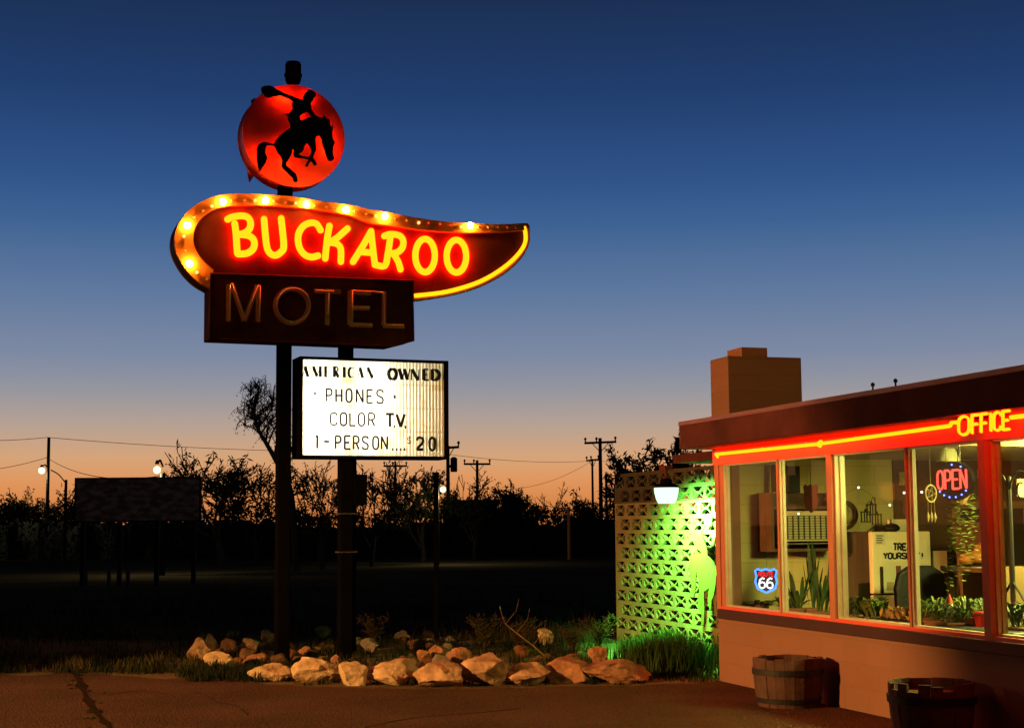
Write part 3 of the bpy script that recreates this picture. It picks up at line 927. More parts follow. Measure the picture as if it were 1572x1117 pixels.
chp = [(lambda v: (v.x, v.z))(BS(*cC(*p), .86)) for p in CH]
cmx = sum(p[0] for p in cp) / len(cp); czb = min(p[1] for p in cp)
mb = MB(); mb.plate([[(a - cmx, b - czb) for a, b in cp], [(a - cmx, b - czb) for a, b in chp]], P3, -.006, .006)
mb.tube([(-.05, .02, -.0), (-.05, .02, .9)], .012, 6)
mb.tube([(-.05, .02, .9), (-.05, .13, .9)], .012, 6)
cow = mb.build('cutout_silhouette', pm('olive_cutout_paint', (.085, .085, .012), .7, .15, 4, .05), loc=BW(cmx, .86, czb))
cow.rotation_euler = (0, 0, OANG)
tag(cow, 'olive flat metal cut-out of a rider on a horse against the block screen', 'cut-out figure')
# yard lamp with glowing bowl under the breezeway roof
lp = BS(1023, 757, .5)
lamp = empty('yard_lamp', BW(lp.x, .5, lp.z - .12), OANG, 'glowing white-green yard lamp hanging in front of the block screen', 'lamp')
mb = MB(); mb.lathe([(.10, .0), (.125, .05), (.145, .13), (.15, .19)], (0, 0, 0), 24)
M['lamp_bowl'] = em('lamp_bowl_lit', (.55, 1, .6), 1.7)
bowl = mb.build('lamp_bowl', M['lamp_bowl'], lamp, True)
mb = MB(); mb.lathe([(.165, .188), (.16, .2), (.1, .235), (.07, .24), (.07, .29), (.02, .3)], (0, 0, 0), 20)
mb.build('lamp_cap', M['dark_steel'], lamp)
ztop = 2.305 - (lp.z - .12)
mb = MB(); mb.tube([(0, 0, .29), (0, 0, ztop)], .02); mb.box(-.09, .09, -.05, .05, .42 if ztop > .5 else ztop - .06, ztop - .002)
mb.build('hanger', M['rust_box'], lamp)
def point(name, loc, col, power, r=.1, parent=None, kind='POINT', **k):
    l = bpy.data.lights.new(name, kind)
    l.color = col; l.energy = power; l.shadow_soft_size = r
    for a, b in k.items():
        setattr(l, a, b)
    o = bpy.data.objects.new(name, l)
    COL.objects.link(o)
    o.location = loc
    if parent: o.parent = parent
    return o

L_ = point('lamp_light', (0, .0, -.03), (.15, 1, .13), 2500, .07, lamp, 'SPOT', spot_size=R_(158), spot_blend=.3)
L_.rotation_euler = (R_(54), 0, 0)

# ------------------------------------------------------------------ inside the office
IR = OANG
def ithing(name, s, v, z, label, cat, group=None, rz=0):
    return empty(name, BW(s, v, z), OANG + rz, label, cat, group)
def single(mb, name, mat, s, v, z, label, cat, group=None, rz=0, smooth=False, bevel=0):
    o = mb.build(name, mat, None, smooth, BW(s, v, z), bevel)
    o.rotation_euler = (0, 0, OANG + rz)
    return tag(o, label, cat, group)
# ceiling lamp
cl0 = hit(1543, 690, (0, 0, 2.2), Vector((0, 0, 1)))
d = cl0 - OC
cs, cv = d.dot(OU), d.dot(OV)
lt = ithing('ceiling_lamp', cs + .62, cv + .5, 2.268, 'bright white ceiling lamp seen through the rightmost window', 'lamp')
mb = MB(); mb.box(-.62, .62, -.25, .25, -.02, 0)
mb.build('lamp_housing', M['white_in'], lt)
mb = MB(); mb.box(-.6, .6, -.23, .23, -.11, -.021)
mb.build('diffuser', em('diffuser_lit', (.93, .96, .24), 160), lt, bevel=.02)
# wood panelled part of the end wall
pv = BE(1372, 760, .12).y
mb = MB(); mb.box(.1, .14, pv, 5.19, .02, 2.265)
mb.build('wood_panelling', M['wood'], office)
mb = MB(); mb.box(.14, SE - .1, 5.13, 5.19, .02, 2.265)
mb.build('wood_panelling', M['wood'], office)
mb = MB(); mb.box(3.4, 3.55, .2, 5.1, 2.235, 2.268)
mb.build('ceiling_beam', pm('stained_beam', (.4, .24, .1), .6, .2, 4, .05), ceil)
# air conditioner in a dark wooden shelf frame
a = BE(1175, 756, .3); b = BE(1283, 845, .3)
sh = ithing('wall_shelf', .1, a.y, b.z, 'dark wooden open shelf box on the cream block wall around the air conditioner', 'shelf')
hh = a.z - b.z; ww = b.y - a.y
mb = MB(); mb.box(0, .32, 0, .03, 0, hh); mb.box(0, .32, ww - .03, ww, 0, hh); mb.box(0, .32, .03, ww - .03, 0, .03); mb.box(0, .32, .03, ww - .03, hh - .17, hh - .14); mb.box(0, .02, .03, ww - .03, .03, hh)
mb.build('shelf_frame', M['wood'], sh)
a2 = BE(1199, 784, .42); b2 = BE(1290, 834, .42)
ac = ithing('air_conditioner', .12, a2.y, b2.z, 'cream window air conditioner with ribbed grille inside the dark shelf', 'air conditioner')
hh = a2.z - b2.z; ww = min(b2.y - a2.y, .84)
mb = MB(); mb.box(0, .3, 0, ww, 0, hh)
body = mb.build('body', pm('ac_cream', (.6, .52, .3), .6, .05, 4, 0), ac, bevel=.01)
mb = MB()
for i in range(9):
    for j in range(1):
        y = .06 + i * (ww - .1) / 9
        mb.box(.3, .312, y, y + .012, .05, hh - .05)
for j in range(10):
    mb.box(.3, .308, .04, ww - .04, .05 + j * (hh - .1) / 9 - .003, .05 + j * (hh - .1) / 9 + .003)
mb.build('grille', pm('grille_dark', (.05, .04, .025), .6, .1, 4, 0), ac)
mb = MB(); mb.box(.3, .309, .03, ww - .03, .01, .03)
mb.build('louvre', M['dark_steel'], ac)
# things on top of the shelf
a = BE(1206, 716, .25); b = BE(1225, 757, .25)
mb = MB(); mb.box(-.06, .06, 0, b.y - a.y, 0, a.z - b.z)
o = single(mb, 'speaker_box', M['black'], .25, a.y, b.z + .005, 'dark upright box on the shelf above the air conditioner', 'box', bevel=.008)
a = BE(1184, 714, .2); b = BE(1191, 756, .2)
mb = MB(); mb.box(-.04, .06, 0, b.y - a.y, 0, a.z - b.z); mb.box(.06, .066, .01, b.y - a.y - .01, .02, a.z - b.z - .02)
single(mb, 'picture_frame', M['black'], .22, a.y, b.z + .005, 'narrow black frame standing at the left end of the wall shelf', 'frame')
# brown shield plaque hanging behind the second pane
def shield(w, h):
    pts = [(-.5, .42), (-.38, .5), (-.2, .44), (0, .5), (.2, .44), (.38, .5), (.5, .42), (.44, .2), (.5, -.05), (.4, -.32), (0, -.5), (-.4, -.32), (-.5, -.05), (-.44, .2)]
    return [(a * w, b * h) for a, b in pts]
pc = BS(1245, 765, .35); pl_ = BS(1235, 765, .35); ph_ = BS(1245, 743, .35).z - BS(1245, 787, .35).z
rot = R_(48)
mb = MB(); mb.plate([shield(.14, ph_)], P3, -.012, .012); mb.tube([(0, 0, ph_ * .44), (0, 0, 2.27 - pc.z)], .003, 5)
single(mb, 'shield_plaque', pm('dark_red_plaque', (.09, .018, .012), .6, .2, 5, .05), pc.x, .35, pc.z, 'dark red shield plaque hanging behind the second window', 'plaque', rz=rot)
# wreath ring on the wall
wc = BE(1297, 790, .14); wr = BE(1297, 767, .14).z - wc.z
mb = MB(); mb.tube([(0, wr * .86 * math.cos(t), wr * .86 * math.sin(t)) for t in [i * math.pi / 16 for i in range(32)]], wr * .13, 8, True)
single(mb, 'wall_wreath', pm('dark_twigs', (.025, .012, .008), .9, .4, 30, .4), .14, wc.y, wc.z, 'dark round twig wreath on the cream wall beside the third window frame', 'wreath')
# refrigerator
f0 = BE(1338, 816, .78); f1 = BE(1428, 816, .78)
FZ = f0.z
fr_ = ithing('refrigerator', .14, f0.y, .02, 'white refrigerator with dark side, notes and magnets seen through the third window', 'refrigerator')
fwid = f1.y - f0.y
mb = MB(); mb.box(0, .56, 0, fwid, .0, FZ - .02)
mb.build('cabinet', pm('fridge_dark_side', (.06, .045, .03), .6, .15, 4, .02), fr_, bevel=.012)
M['enamel'] = pm('fridge_enamel', (.78, .7, .45), .4, .04, 4, 0)
zs = BE(1350, 912, .78).z
for nm, za, zb in (('door', .06, zs - .02 - .008), ('door', zs - .02 + .008, FZ - .02)):
    mb = MB(); mb.box(.565, .64, 0, fwid, za, zb)
    mb.build(nm, M['enamel'], fr_, bevel=.012)
def onf(px, py):
    v = BE(px, py, .79); return v.y - f0.y, v.z - .02
a = onf(1351, 869); b = onf(1355, 910)
mb = MB(); mb.box(.642, .68, a[0], b[0], b[1], a[1])
mb.build('handle', M['black'], fr_, bevel=.006)
for (p, q, c, nm) in (((1376, 868), (1384, 889), (.2, .06, .06), 'magnet'), ((1362, 893), (1373, 905), (.45, .3, .2), 'magnet'), ((1376, 888), (1388, 899), (.62, .55, .36), 'note'), ((1343, 818), (1359, 836), (.66, .6, .4), 'note')):
    a = onf(*p); b = onf(*q)
    mb = MB(); mb.box(.641, .646, a[0], b[0], b[1], a[1])
    mb.build(nm, pm(nm + '_paint', c, .7, .1, 8, 0), fr_)
a = onf(1344, 820); b = onf(1358, 834)
mb = MB()
for i in range(4):
    z = a[1] - (a[1] - b[1]) * (i + .5) / 4
    mb.box(.6462, .6466, a[0] + .01, b[0] - .012 * (i % 2 + 1), z - .006, z + .004)
mb.build('note_print', M['black'], fr_)
a = onf(1351, 829); b = onf(1424, 861)
mb = MB(); mb.box(.641, .644, a[0], b[0], b[1], a[1])
sg = mb.build('paper_sign', pm('sign_paper', (.8, .75, .52), .7, .04, 6, 0), fr_)
mb = MB()
def paint_text(mb, txt, x0, x1, y0, y1, r, gap=.28):
    n = len(txt); w = (x1 - x0) / (n + gap * (n - 1))
    for i, ch in enumerate(txt):
        xa = x0 + i * w * (1 + gap)
        for st in FONT[ch]:
            pts = []
            for u, t in st:
                v = onf(xa + u * w, y0 + t * (y1 - y0))
                pts.append((.6445, v[0], v[1]))
            mb.tube(pts, r, 6)
paint_text(mb, 'TREAT', 1372, 1405, 834, 844, .0095)
paint_text(mb, 'YOURSELF!', 1357, 1419, 848.5, 857, .0095)
mb.build('sign_lettering', M['black_letter'], sg)
# on top of the fridge
p = BE(1338, 816, .6)
la = ithing('lantern_stand', .6, p.y + .05, FZ, 'black wrought iron stand with three small lanterns on top of the refrigerator', 'lantern stand')
pz = lambda px, py: (BE(px, py, .6).y - p.y - .05, BE(px, py, .6).z - FZ)
M['iron'] = pm('wrought_iron', (.012, .01, .009), .5, .2, 8, .05)
mb = MB()
t = pz(1338, 763)
mb.tube([(0, 0, .0), (0, 0, t[1])], .006, 6)
for k in range(3):
    a_ = k * 2.094
    mb.tube([(0, 0, .06), (.05 * math.cos(a_), .05 * math.sin(a_), .03), (.09 * math.cos(a_), .09 * math.sin(a_), 0)], .005, 6)
for c in ((1329, 790), (1345, 795), (1338, 783)):
    y, z = pz(*c)
    mb.tube([(0, 0, z + .1), (0, y * .6, z + .14), (0, y, z + .09)], .004, 6)
mb.build('stand', M['iron'], la)
for c in ((1329, 793), (1346, 797), (1338, 782)):
    y, z = pz(*c)
    mb = MB(); w = .032; h = .045
    for i in (-1, 1):
        for j in (-1, 1):
            mb.box(i * w - .005, i * w + .005, y + j * w - .005, y + j * w + .005, z - h, z + h)
    mb.box(-w - .008, w + .008, y - w - .008, y + w + .008, z - h - .01, z - h); mb.box(-w - .008, w + .008, y - w - .008, y + w + .008, z + h, z + h + .012)
    mb.lathe([(.02, z + h + .012), (.004, z + h + .045)], (0, y, 0), 8)
    mb.build('lantern', M['iron'], la)
a = BE(1366, 797, .5); b = BE(1391, 816, .5)
mb = MB(); mb.box(-.03, .05, 0, b.y - a.y, 0, a.z - FZ); mb.box(.0505, .0525, .03, b.y - a.y - .06, (a.z - FZ) * .6, (a.z - FZ) * .85)
single(mb, 'paper_box', pm('carton', (.7, .6, .38), .8, .06, 6, 0), .48, a.y, FZ + .002, 'pale carton standing on top of the refrigerator', 'box')
a = BE(1362, 810, .62); 
mb = MB(); mb.lathe([(.05, 0), (.08, .015), (.085, .04), (.06, .07), (.01, .085)], (0, 0, 0), 16)
single(mb, 'black_hat', M['black'], .62, a.y + .05, FZ + .002, 'small black domed pot on the refrigerator in front of the carton', 'pot')
# white board right of the fridge
a = BE(1431, 845, .75); b = BE(1453, 878, .75)
mb = MB(); mb.box(0, .02, 0, b.y - a.y, 0, a.z - b.z); mb.tube([(.0, .05, .0), (-.05, .05, -b.z + .02)], .012, 6); mb.tube([(.0, b.y - a.y - .05, .0), (-.05, b.y - a.y - .05, -b.z + .02)], .012, 6)
single(mb, 'white_board', M['enamel'], .75, a.y, b.z, 'small white board on thin legs right of the refrigerator', 'board')
# things on the counter inside the windows
M['leaf'] = pm('house_plant_leaf', (.03, .06, .012), .55, .45, 9, 0)
M['leaf_pale'] = pm('pale_plant_leaf', (.09, .12, .025), .55, .4, 9, 0)
M['pot'] = pm('clay_pot', (.2, .09, .05), .8, .2, 8, .1)
CZ = .62
mb = MB(); mb.box(.12, SE - .1, .2, .72, CZ - .04, CZ)
mb.build('window_counter', M['wood'], office)
random.seed(11)
def leaf_arch(mb, o, h, reach, ang, w, droop=.4, n=5):
    P = []
    for i in range(n + 1):
        t = i / n
        r = reach * t
        z = h * (t * (1 + droop) - droop * t * t * 1.6)
        P.append(Vector((o[0] + math.cos(ang) * r, o[1] + math.sin(ang) * r, o[2] + z)))
    sd = Vector((-math.sin(ang), math.cos(ang), .15))
    vs = []
    for i, p in enumerate(P):
        ww = w * math.sin(math.pi * (.12 + .86 * (1 - i / n)))
        vs += [p - sd * ww, p + sd * ww]
    mb.add(vs, [(2 * i, 2 * i + 1, 2 * i + 3, 2 * i + 2) for i in range(n)])
def potted(px, v, name, label, h, reach, n, w, leaf, potr=.1, poth=.14, droop=.4, spread=.03, group=None):
    s = BS(px, 900, v).x
    t = ithing(name, s, v, CZ + .001, label, 'plant', group)
    mb = MB(); mb.lathe([(potr * .7, 0), (potr, poth), (potr * 1.08, poth), (potr * 1.08, poth * .85 + .03), (potr * .9, poth * .9 + .03)], (0, 0, 0), 16)
    mb.build('pot', M['pot'], t)
    mb = MB(); mb.open = True
    for i in range(n):
        leaf_arch(mb, (random.gauss(0, spread), random.gauss(0, spread), poth), h * random.uniform(.5, 1.1), reach * random.uniform(.3, 1.1), random.uniform(0, 6.283), w * random.uniform(.7, 1.2), droop)
    mb.build('foliage', leaf, t)
    return t
potted(1222, .42, 'snake_plant', 'spiky snake plant behind the lower left of the second window', .36, .16, 12, .02, M['leaf'], droop=.05)
potted(1262, .38, 'snake_plant', 'taller spiky snake plant behind the lower right of the second window', .5, .14, 14, .022, M['leaf'], droop=.02)
potted(1312, .4, 'potted_plant', 'dark bushy house plant in the lower left corner of the third window', .24, .2, 60, .02, M['leaf'], droop=.5, spread=.06)
potted(1338, .34, 'potted_plant', 'pale broad-leaved house plant in front of the refrigerator', .22, .14, 45, .028, M['leaf_pale'], droop=.4, spread=.05)
potted(1165, .42, 'potted_plant', 'low dark house plant below the blue shield sign', .1, .22, 40, .02, M['leaf'], droop=.6, spread=.08)
potted(1440, .42, 'spider_plant', 'large spider plant with arching leaves behind the fourth window', .3, .38, 80, .009, M['leaf_pale'], .13, .16, droop=.75)
potted(1482, .5, 'spider_plant', 'smaller spider plant left of the red flower pot', .26, .34, 60, .008, M['leaf_pale'], .1, .2, droop=.7)
t = potted(1506, .55, 'potted_plant', 'few thin leaves in a bright red pot at the right of the fourth window', .22, .2, 12, .007, M['leaf'], .07, .13, droop=.5)
t.location.z = CZ + .12
for c in t.children:
    if c.name.startswith('pot'):
        c.data.materials[0] = pm('red_pot', (.5, .03, .03), .45, .1, 8, 0)
mb = MB(); mb.box(-.2, .3, -.12, .14, 0, .118)
single(mb, 'plant_box', M['black'], BS(1500, 920, .55).x, .55, CZ + .001, 'dark box carrying the red flower pot behind the fourth window', 'box', bevel=.005)
mb = MB(); mb.box(-.32, .32, -.08, .08, 0, .14); mb.box(-.335, .335, -.09, .09, .14, .155)
wb = BS(1378, 945, .32)
single(mb, 'window_box', M['black'], wb.x, .32, CZ + .001, 'black planter box in the lower corner of the third window', 'planter', bevel=.004)
mb = MB(); mb.open = True
for i in range(110):
    leaf_arch(mb, (random.gauss(0, .12), random.gauss(0, .03), .01), random.uniform(.04, .13), random.uniform(.02, .08), random.uniform(0, 6.283), .018, .3, 3)
o = single(mb, 'dried_flowers', pm('dried_flower', (.32, .2, .07), .8, .5, 12, 0), wb.x + .06, .32, CZ + .156, 'tan dried flowers filling the black planter box', 'flowers')
# black office chair, dark drum table with pumpkins, wooden chair
p = BE(1412, 900, 1.5)
ch = ithing('office_chair', 1.5, p.y, .02, 'black office chair with rounded back in front of the refrigerator', 'chair')
mb = MB()
zt_ = BE(1412, 866, 1.5).z
mb.plate([[(-.26, .5), (.26, .5), (.28, zt_ - .25), (.24, zt_ - .1), (.12, zt_ - .03), (-.12, zt_ - .03), (-.24, zt_ - .1), (-.28, zt_ - .25)]], lambda a, b, t: (t, a, b), -.03, .05)
mb.build('backrest', M['black'], ch, bevel=.02)
mb = MB(); mb.box(.06, .52, -.25, .25, .42, .5)
mb.build('seat', M['black'], ch, bevel=.03)
mb = MB(); mb.tube([(.28, 0, .42), (.28, 0, .07)], .03)
for k in range(5):
    a_ = k * 1.2566
    mb.tube([(.28, 0, .1), (.28 + .27 * math.cos(a_), .27 * math.sin(a_), .05)], .02); mb.ball((.28 + .27 * math.cos(a_), .27 * math.sin(a_), .026), .026, 6)
mb.build('base', M['black'], ch)
p = BE(1497, 868, 2.0)
tb = ithing('round_table', 2.0, p.y, .02, 'dark round table with orange pumpkins behind the fourth window', 'table')
tz = p.z - .02
mb = MB(); mb.lathe([(.3, tz - .05), (.32, tz - .04), (.32, tz)], (0, 0, 0), 24); mb.build('tabletop', M['black'], tb)
mb = MB(); mb.lathe([(.2, 0), (.2, .03), (.05, .06), (.05, tz - .05)], (0, 0, 0), 16); mb.build('pedestal', M['black'], tb)
M['pumpkin'] = pm('pumpkin_skin', (.24, .075, .012), .6, .2, 8, .05)
for (px, py, r, lb) in ((1484, 858, .075, 'wide orange pumpkin at the left of the dark round table'), (1499, 855, .085, 'largest orange pumpkin in the middle of the round table'), (1505, 842, .06, 'small orange pumpkin stacked above the others on the round table')):
    q = BE(px, py, 2.0)
    z = max(q.z - r * .8, p.z + .001)
    mb = MB()
    prof = [(max(.004, math.sin(math.pi * i / 10)) * r, r * .8 - math.cos(math.pi * i / 10) * r * .8) for i in range(11)]
    mb.lathe(prof, (0, 0, 0), 24)
    for i, v in enumerate(mb.v):
        a_ = math.atan2(v[1], v[0]); g = 1 + .07 * abs(math.cos(a_ * 4)) - .05
        mb.v[i] = (v[0] * g, v[1] * g, v[2])
    mb.tube([(0, 0, r * 1.5), (.01, 0, r * 1.75)], .012, 6)
    single(mb, 'pumpkin', M['pumpkin'], 2.0, q.y, z, lb, 'pumpkin', 'pumpkins on the round table', smooth=True)
p = BE(1497, 830, 1.3)
wc_ = ithing('wooden_chair', 1.3, p.y, .02, 'reddish wooden chair with a solid back beyond the round table', 'chair')
M['redwood'] = pm('red_brown_wood', (.16, .04, .02), .5, .25, 5, .05)
zt_ = BE(1497, 801, 1.3).z - .02
mb = MB(); mb.plate([[(-.22, zt_ - .3), (.22, zt_ - .3), (.23, zt_ - .03), (.1, zt_), (-.1, zt_), (-.23, zt_ - .03)]], lambda a, b, t: (t, a, b), -.02, .02); mb.build('backrest', M['redwood'], wc_, bevel=.01)
mb = MB(); mb.box(0, .44, -.22, .22, .43, .46); mb.build('seat', M['redwood'], wc_, bevel=.008)
for (xx, yy) in ((.41, .19), (.41, -.19), (.0, .19), (.0, -.19)):
    mb = MB(); mb.tube([(xx, yy, 0), (xx, yy, .43 if xx else zt_ - .3)], .02); mb.build('leg', M['redwood'], wc_)
# hanging vine with a dream catcher
p = BS(1437, 745, .5)
hv = ithing('hanging_vine', p.x - .05, .75, 2.27, 'trailing green vine hanging from the ceiling left of the lit open sign', 'plant')
mb = MB(); mb.tube([(0, 0, 0), (0, 0, -.42)], .003, 5)
mb.build('cord', M['iron'], hv)
mb = MB(); mb.lathe([(.06, -.52), (.1, -.42), (.105, -.42)], (0, 0, 0), 14); mb.build('basket', M['pot'], hv)
mb = MB(); mb.open = True
for k in range(26):
    a_ = random.uniform(0, 6.283); x = .08 * math.cos(a_); y = .08 * math.sin(a_); z = -.42
    for j in range(random.randint(6, 26)):
        x += random.gauss(0, .012); y += random.gauss(0, .012); z -= random.uniform(.02, .045)
        leaf_arch(mb, (x, y, z), random.uniform(-.02, .03), random.uniform(.03, .07), random.uniform(0, 6.283), .018, .4, 3)
mb.build('foliage', M['leaf_pale'], hv)
p = BS(1429, 757, .42)
mb = MB()
mb.tube([(0, .07 * math.cos(t_), .07 * math.sin(t_)) for t_ in [i * math.pi / 10 for i in range(20)]], .007, 6, True)
for k in range(5):
    mb.tube([(0, .06 * math.cos(k * 1.257), .06 * math.sin(k * 1.257)), (0, .06 * math.cos(k * 1.257 + 2.5), .06 * math.sin(k * 1.257 + 2.5))], .002, 4)
for k in (-1, 0, 1):
    mb.tube([(0, k * .04, -.06), (0, k * .045, -.16)], .002, 4); mb.lathe([(.002, -.24), (.014, -.2), (.004, -.155)], (0, k * .045, 0), 6)
mb.tube([(0, 0, .07), (0, 0, 2.27 - p.z)], .002, 4)
single(mb, 'dream_catcher', pm('dream_catcher_cord', (.35, .28, .14), .8, .2, 20, 0), p.x, .42, p.z, 'pale dream catcher hanging left of the lit open sign', 'ornament', rz=R_(20))
# small picture on the panelling, wall clock shelf
a = BE(1500, 719, .145); b = BE(1514, 734, .145)
mb = MB(); mb.box(0, .02, 0, b.y - a.y, 0, a.z - b.z)
single(mb, 'small_picture', pm('pale_picture', (.55, .45, .2), .7, .3, 12, 0), .142, a.y, b.z, 'small pale picture on the dark panelling right of the open sign', 'picture')
# pendant shade, panelling details, figurine, bench, dots imitating lamp reflections
p = BE(1455, 698, 2.4)
pd = ithing('pendant_shade', 2.4, p.y, p.z - .06, 'small cream shade hanging from the ceiling above the lit open sign', 'lamp shade')
mb = MB(); mb.lathe([(.11, 0), (.112, .005), (.06, .13), (.02, .14)], (0, 0, 0), 18); mb.build('shade', M['enamel'], pd, True)
mb = MB(); mb.tube([(0, 0, .13), (0, 0, 2.27 - p.z + .06)], .006, 5); mb.build('rod', M['iron'], pd)
a = BE(1470, 768, .15); b = BE(1512, 768, .15)
dr = ithing('inner_door', .145, a.y, .02, 'dark brown inner door in the panelled wall below the lit open sign', 'door')
mb = MB(); mb.box(0, .03, 0, .8, 0, 1.72); mb.build('door_leaf', pm('door_dark', (.035, .018, .01), .6, .3, 4, .05), dr)
mb = MB(); mb.box(0, .05, -.07, -.001, 0, 1.8); mb.box(0, .05, .801, .87, 0, 1.8); mb.box(0, .05, -.001, .801, 1.725, 1.8); mb.build('door_frame', pm('door_trim', (.2, .11, .04), .6, .2, 6, .05), dr)
mb = MB(); mb.ball((.07, .08, .95), .03, 8); mb.build('knob', M['alu'], dr)
for (qa, qb, lb, c) in (((1480, 742), (1496, 760), 'dark framed picture on the panelling under the open sign', (.12, .07, .04)), ((1384, 724), (1394, 744), 'small tan notice on the panelling beside the cream wall', (.4, .3, .12)), ((1388, 768), (1398, 790), 'dark reddish notice on the panelling above the refrigerator', (.2, .06, .03))):
    a = BE(*qa, .2); b = BE(*qb, .2)
    mb = MB(); mb.box(0, .015, 0, b.y - a.y, 0, a.z - b.z)
    single(mb, 'wall_notice', pm('notice_paper', c, .7, .3, 14, 0), .143, a.y, b.z, lb, 'notice')
fp = BS(1457, 905, .36)
fg = ithing('garden_figurine', fp.x, .36, CZ + .16, 'small figurine with a red cap and white body among the plants', 'figurine')
mb = MB(); mb.lathe([(.035, 0), (.045, .03), (.035, .09), (.02, .12), (.028, .14), (.026, .165)], (0, 0, 0), 12); mb.build('body', M['white_in'], fg, True)
mb = MB(); mb.lathe([(.032, .166), (.02, .2), (.003, .24)], (0, 0, 0), 12); mb.build('cap', pm('red_cap', (.45, .03, .02), .6, .1, 6, 0), fg)
bp_ = BS(1490, 940, .36)
mb = MB(); mb.box(-.55, .6, -.1, .12, 0, .15)
single(mb, 'dark_bench', M['black'], bp_.x + .1, .36, CZ + .001, 'long black upholstered ledge below the plants in the fourth window', 'bench', bevel=.03)
tl_ = ithing('reflection_dots', 3.2, .3, 1.9, 'tiny glowing dots added as lamp reflections behind the third and fourth windows', 'reflection')  # added glowing dots imitate lamps across the street mirrored in the glass
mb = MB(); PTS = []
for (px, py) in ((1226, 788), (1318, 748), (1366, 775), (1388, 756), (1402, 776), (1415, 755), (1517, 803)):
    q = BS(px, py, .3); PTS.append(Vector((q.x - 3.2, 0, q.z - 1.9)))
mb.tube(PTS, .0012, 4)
mb.build('cord', M['iron'], tl_)  # thin thread made up to join the reflection dots
M['tiny'] = em('reflection_dot_lit', (1, .85, .6), 3)
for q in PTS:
    mb = MB(); mb.ball(tuple(q), .0105, 6); mb.build('bulb', M['tiny'], tl_)  # each ball glows in place of a lamp's reflection, no real bulb
for args in ((1428, .46, 'fern', 'dark fern with fine drooping fronds at the left edge of the fourth window', .22, .24, 70, .007, M['leaf'], .09, .18), (1466, .38, 'fern', 'dark fern tucked under the small figurine', .2, .22, 60, .007, M['leaf'], .07, .16),
             (1355, .5, 'fern', 'thin dark fern in front of the white refrigerator door', .2, .16, 30, .006, M['leaf'], .06, .1), (1205, .5, 'potted_plant', 'dark leafy plant just right of the blue shield sign', .2, .22, 50, .018, M['leaf'], .08, .1),
             (1248, .56, 'snake_plant', 'tallest spiky snake plant in the middle of the second window', .62, .12, 10, .02, M['leaf'], .09, .14), (1562, .6, 'potted_plant', 'arching green plant at the bottom of the rightmost window', .3, .3, 40, .012, M['leaf'], .1, .15)):
    potted(*args[:4], *args[4:8], args[8], args[9], args[10], droop=.05 if 'snake' in args[2] else .6, spread=.04)

# open sign in the fourth window
oc = BS(1464, 738, .14)
ol = BS(1437, 740, .14); orr = BS(1491, 737, .14)
oh = BS(1464, 708, .14).z - BS(1464, 765, .14).z
hw = (orr.x - ol.x) / 2
op = ithing('open_sign', oc.x, .14, oc.z, 'black oval sign with red lit letters OPEN and blue dots', 'open sign')
mb = MB(); mb.plate([[(hw * 1.04 * math.cos(t_), oh * .52 * math.sin(t_)) for t_ in [i * math.pi / 24 for i in range(48)]]], P3, -.005, .03)
mb.build('backing', M['black'], op)
mb = MB(); mb.tube([(-hw * .4, 0, oh * .4), (-hw * .4, 0, 2.27 - oc.z)], .003, 4); mb.tube([(hw * .4, 0, oh * .4), (hw * .4, 0, 2.27 - oc.z)], .003, 4)
mb.build('chain', M['alu'], op)
M['open_red'] = em('open_letters_lit', (1, .06, .035), 3.2)
M['open_core'] = em('open_core_lit', (1, .3, .16), 1.6)
for i, ch in enumerate('OPEN'):
    x0_ = -hw * .84 + i * hw * .435
    mb = MB(); 
    for st in FONT[ch]:
        mb.tube([(x0_ + u * hw * .33, -.014, oh * .27 - t_ * oh * .5 + .006) for u, t_ in st], .0085, 8)
    l = mb.build('letter', M['open_red'], op, True)
M['blue_led'] = em('blue_led_lit', (.12, .2, 1), 5)
for k, a_ in enumerate((58, 35, 90, 218, 238, 258, 280, 302, 322)):
    mb = MB(); mb.ball((hw * .94 * math.cos(R_(a_)), -.012, oh * .44 * math.sin(R_(a_))), .0075, 6)
    mb.build('led', M['blue_led'], op)
# shield neon in the first window
sc_ = BS(1177, 891, .16)
shh = BS(1177, 872, .16).z - BS(1177, 910, .16).z
sr = R_(40)
sn = ithing('route_sign', sc_.x, .16, sc_.z, 'blue outlined shield neon sign with a red word and white 66', 'neon sign', rz=sr)
sw = shh * 1.0
mb = MB(); mb.plate([[(a * .93, b * .93) for a, b in shield(sw, shh)]], P3, .0, .02); mb.build('backing', M['black'], sn)
mb = MB(); mb.tube([(a, -.014, b) for a, b in shield(sw * .95, shh * .95)], .011, 8, True)
mb.build('outline', em('blue_neon_lit', (.06, .22, 1), 3.0), sn, True)
mb = MB(); mb.tube([(0, 0.01, shh * .45), (0, .01, 2.27 - sc_.z)], .002, 4); mb.build('cord', M['iron'], sn)
M['white_neon'] = em('white_neon_lit', (.95, .95, 1), 1.7)
for x0_ in (-.31, .03):
    mb = MB()
    for st in FONT['6']:
        mb.tube([((x0_ + u * .26) * sw, -.014, (.12 - t_ * .42) * shh) for u, t_ in st], .009, 8)
    mb.build('digit', M['white_neon'], sn, True)
mb = MB()
for i, ch in enumerate('ROUTE'):
    for st in FONT[ch]:
        mb.tube([((-.32 + i * .135 + u * .1) * sw, -.012, (.34 - t_ * .15) * shh) for u, t_ in st], .0042, 6)
mb.build('word', em('red_neon_lit', (1, .03, .03), 1.6), sn, True)
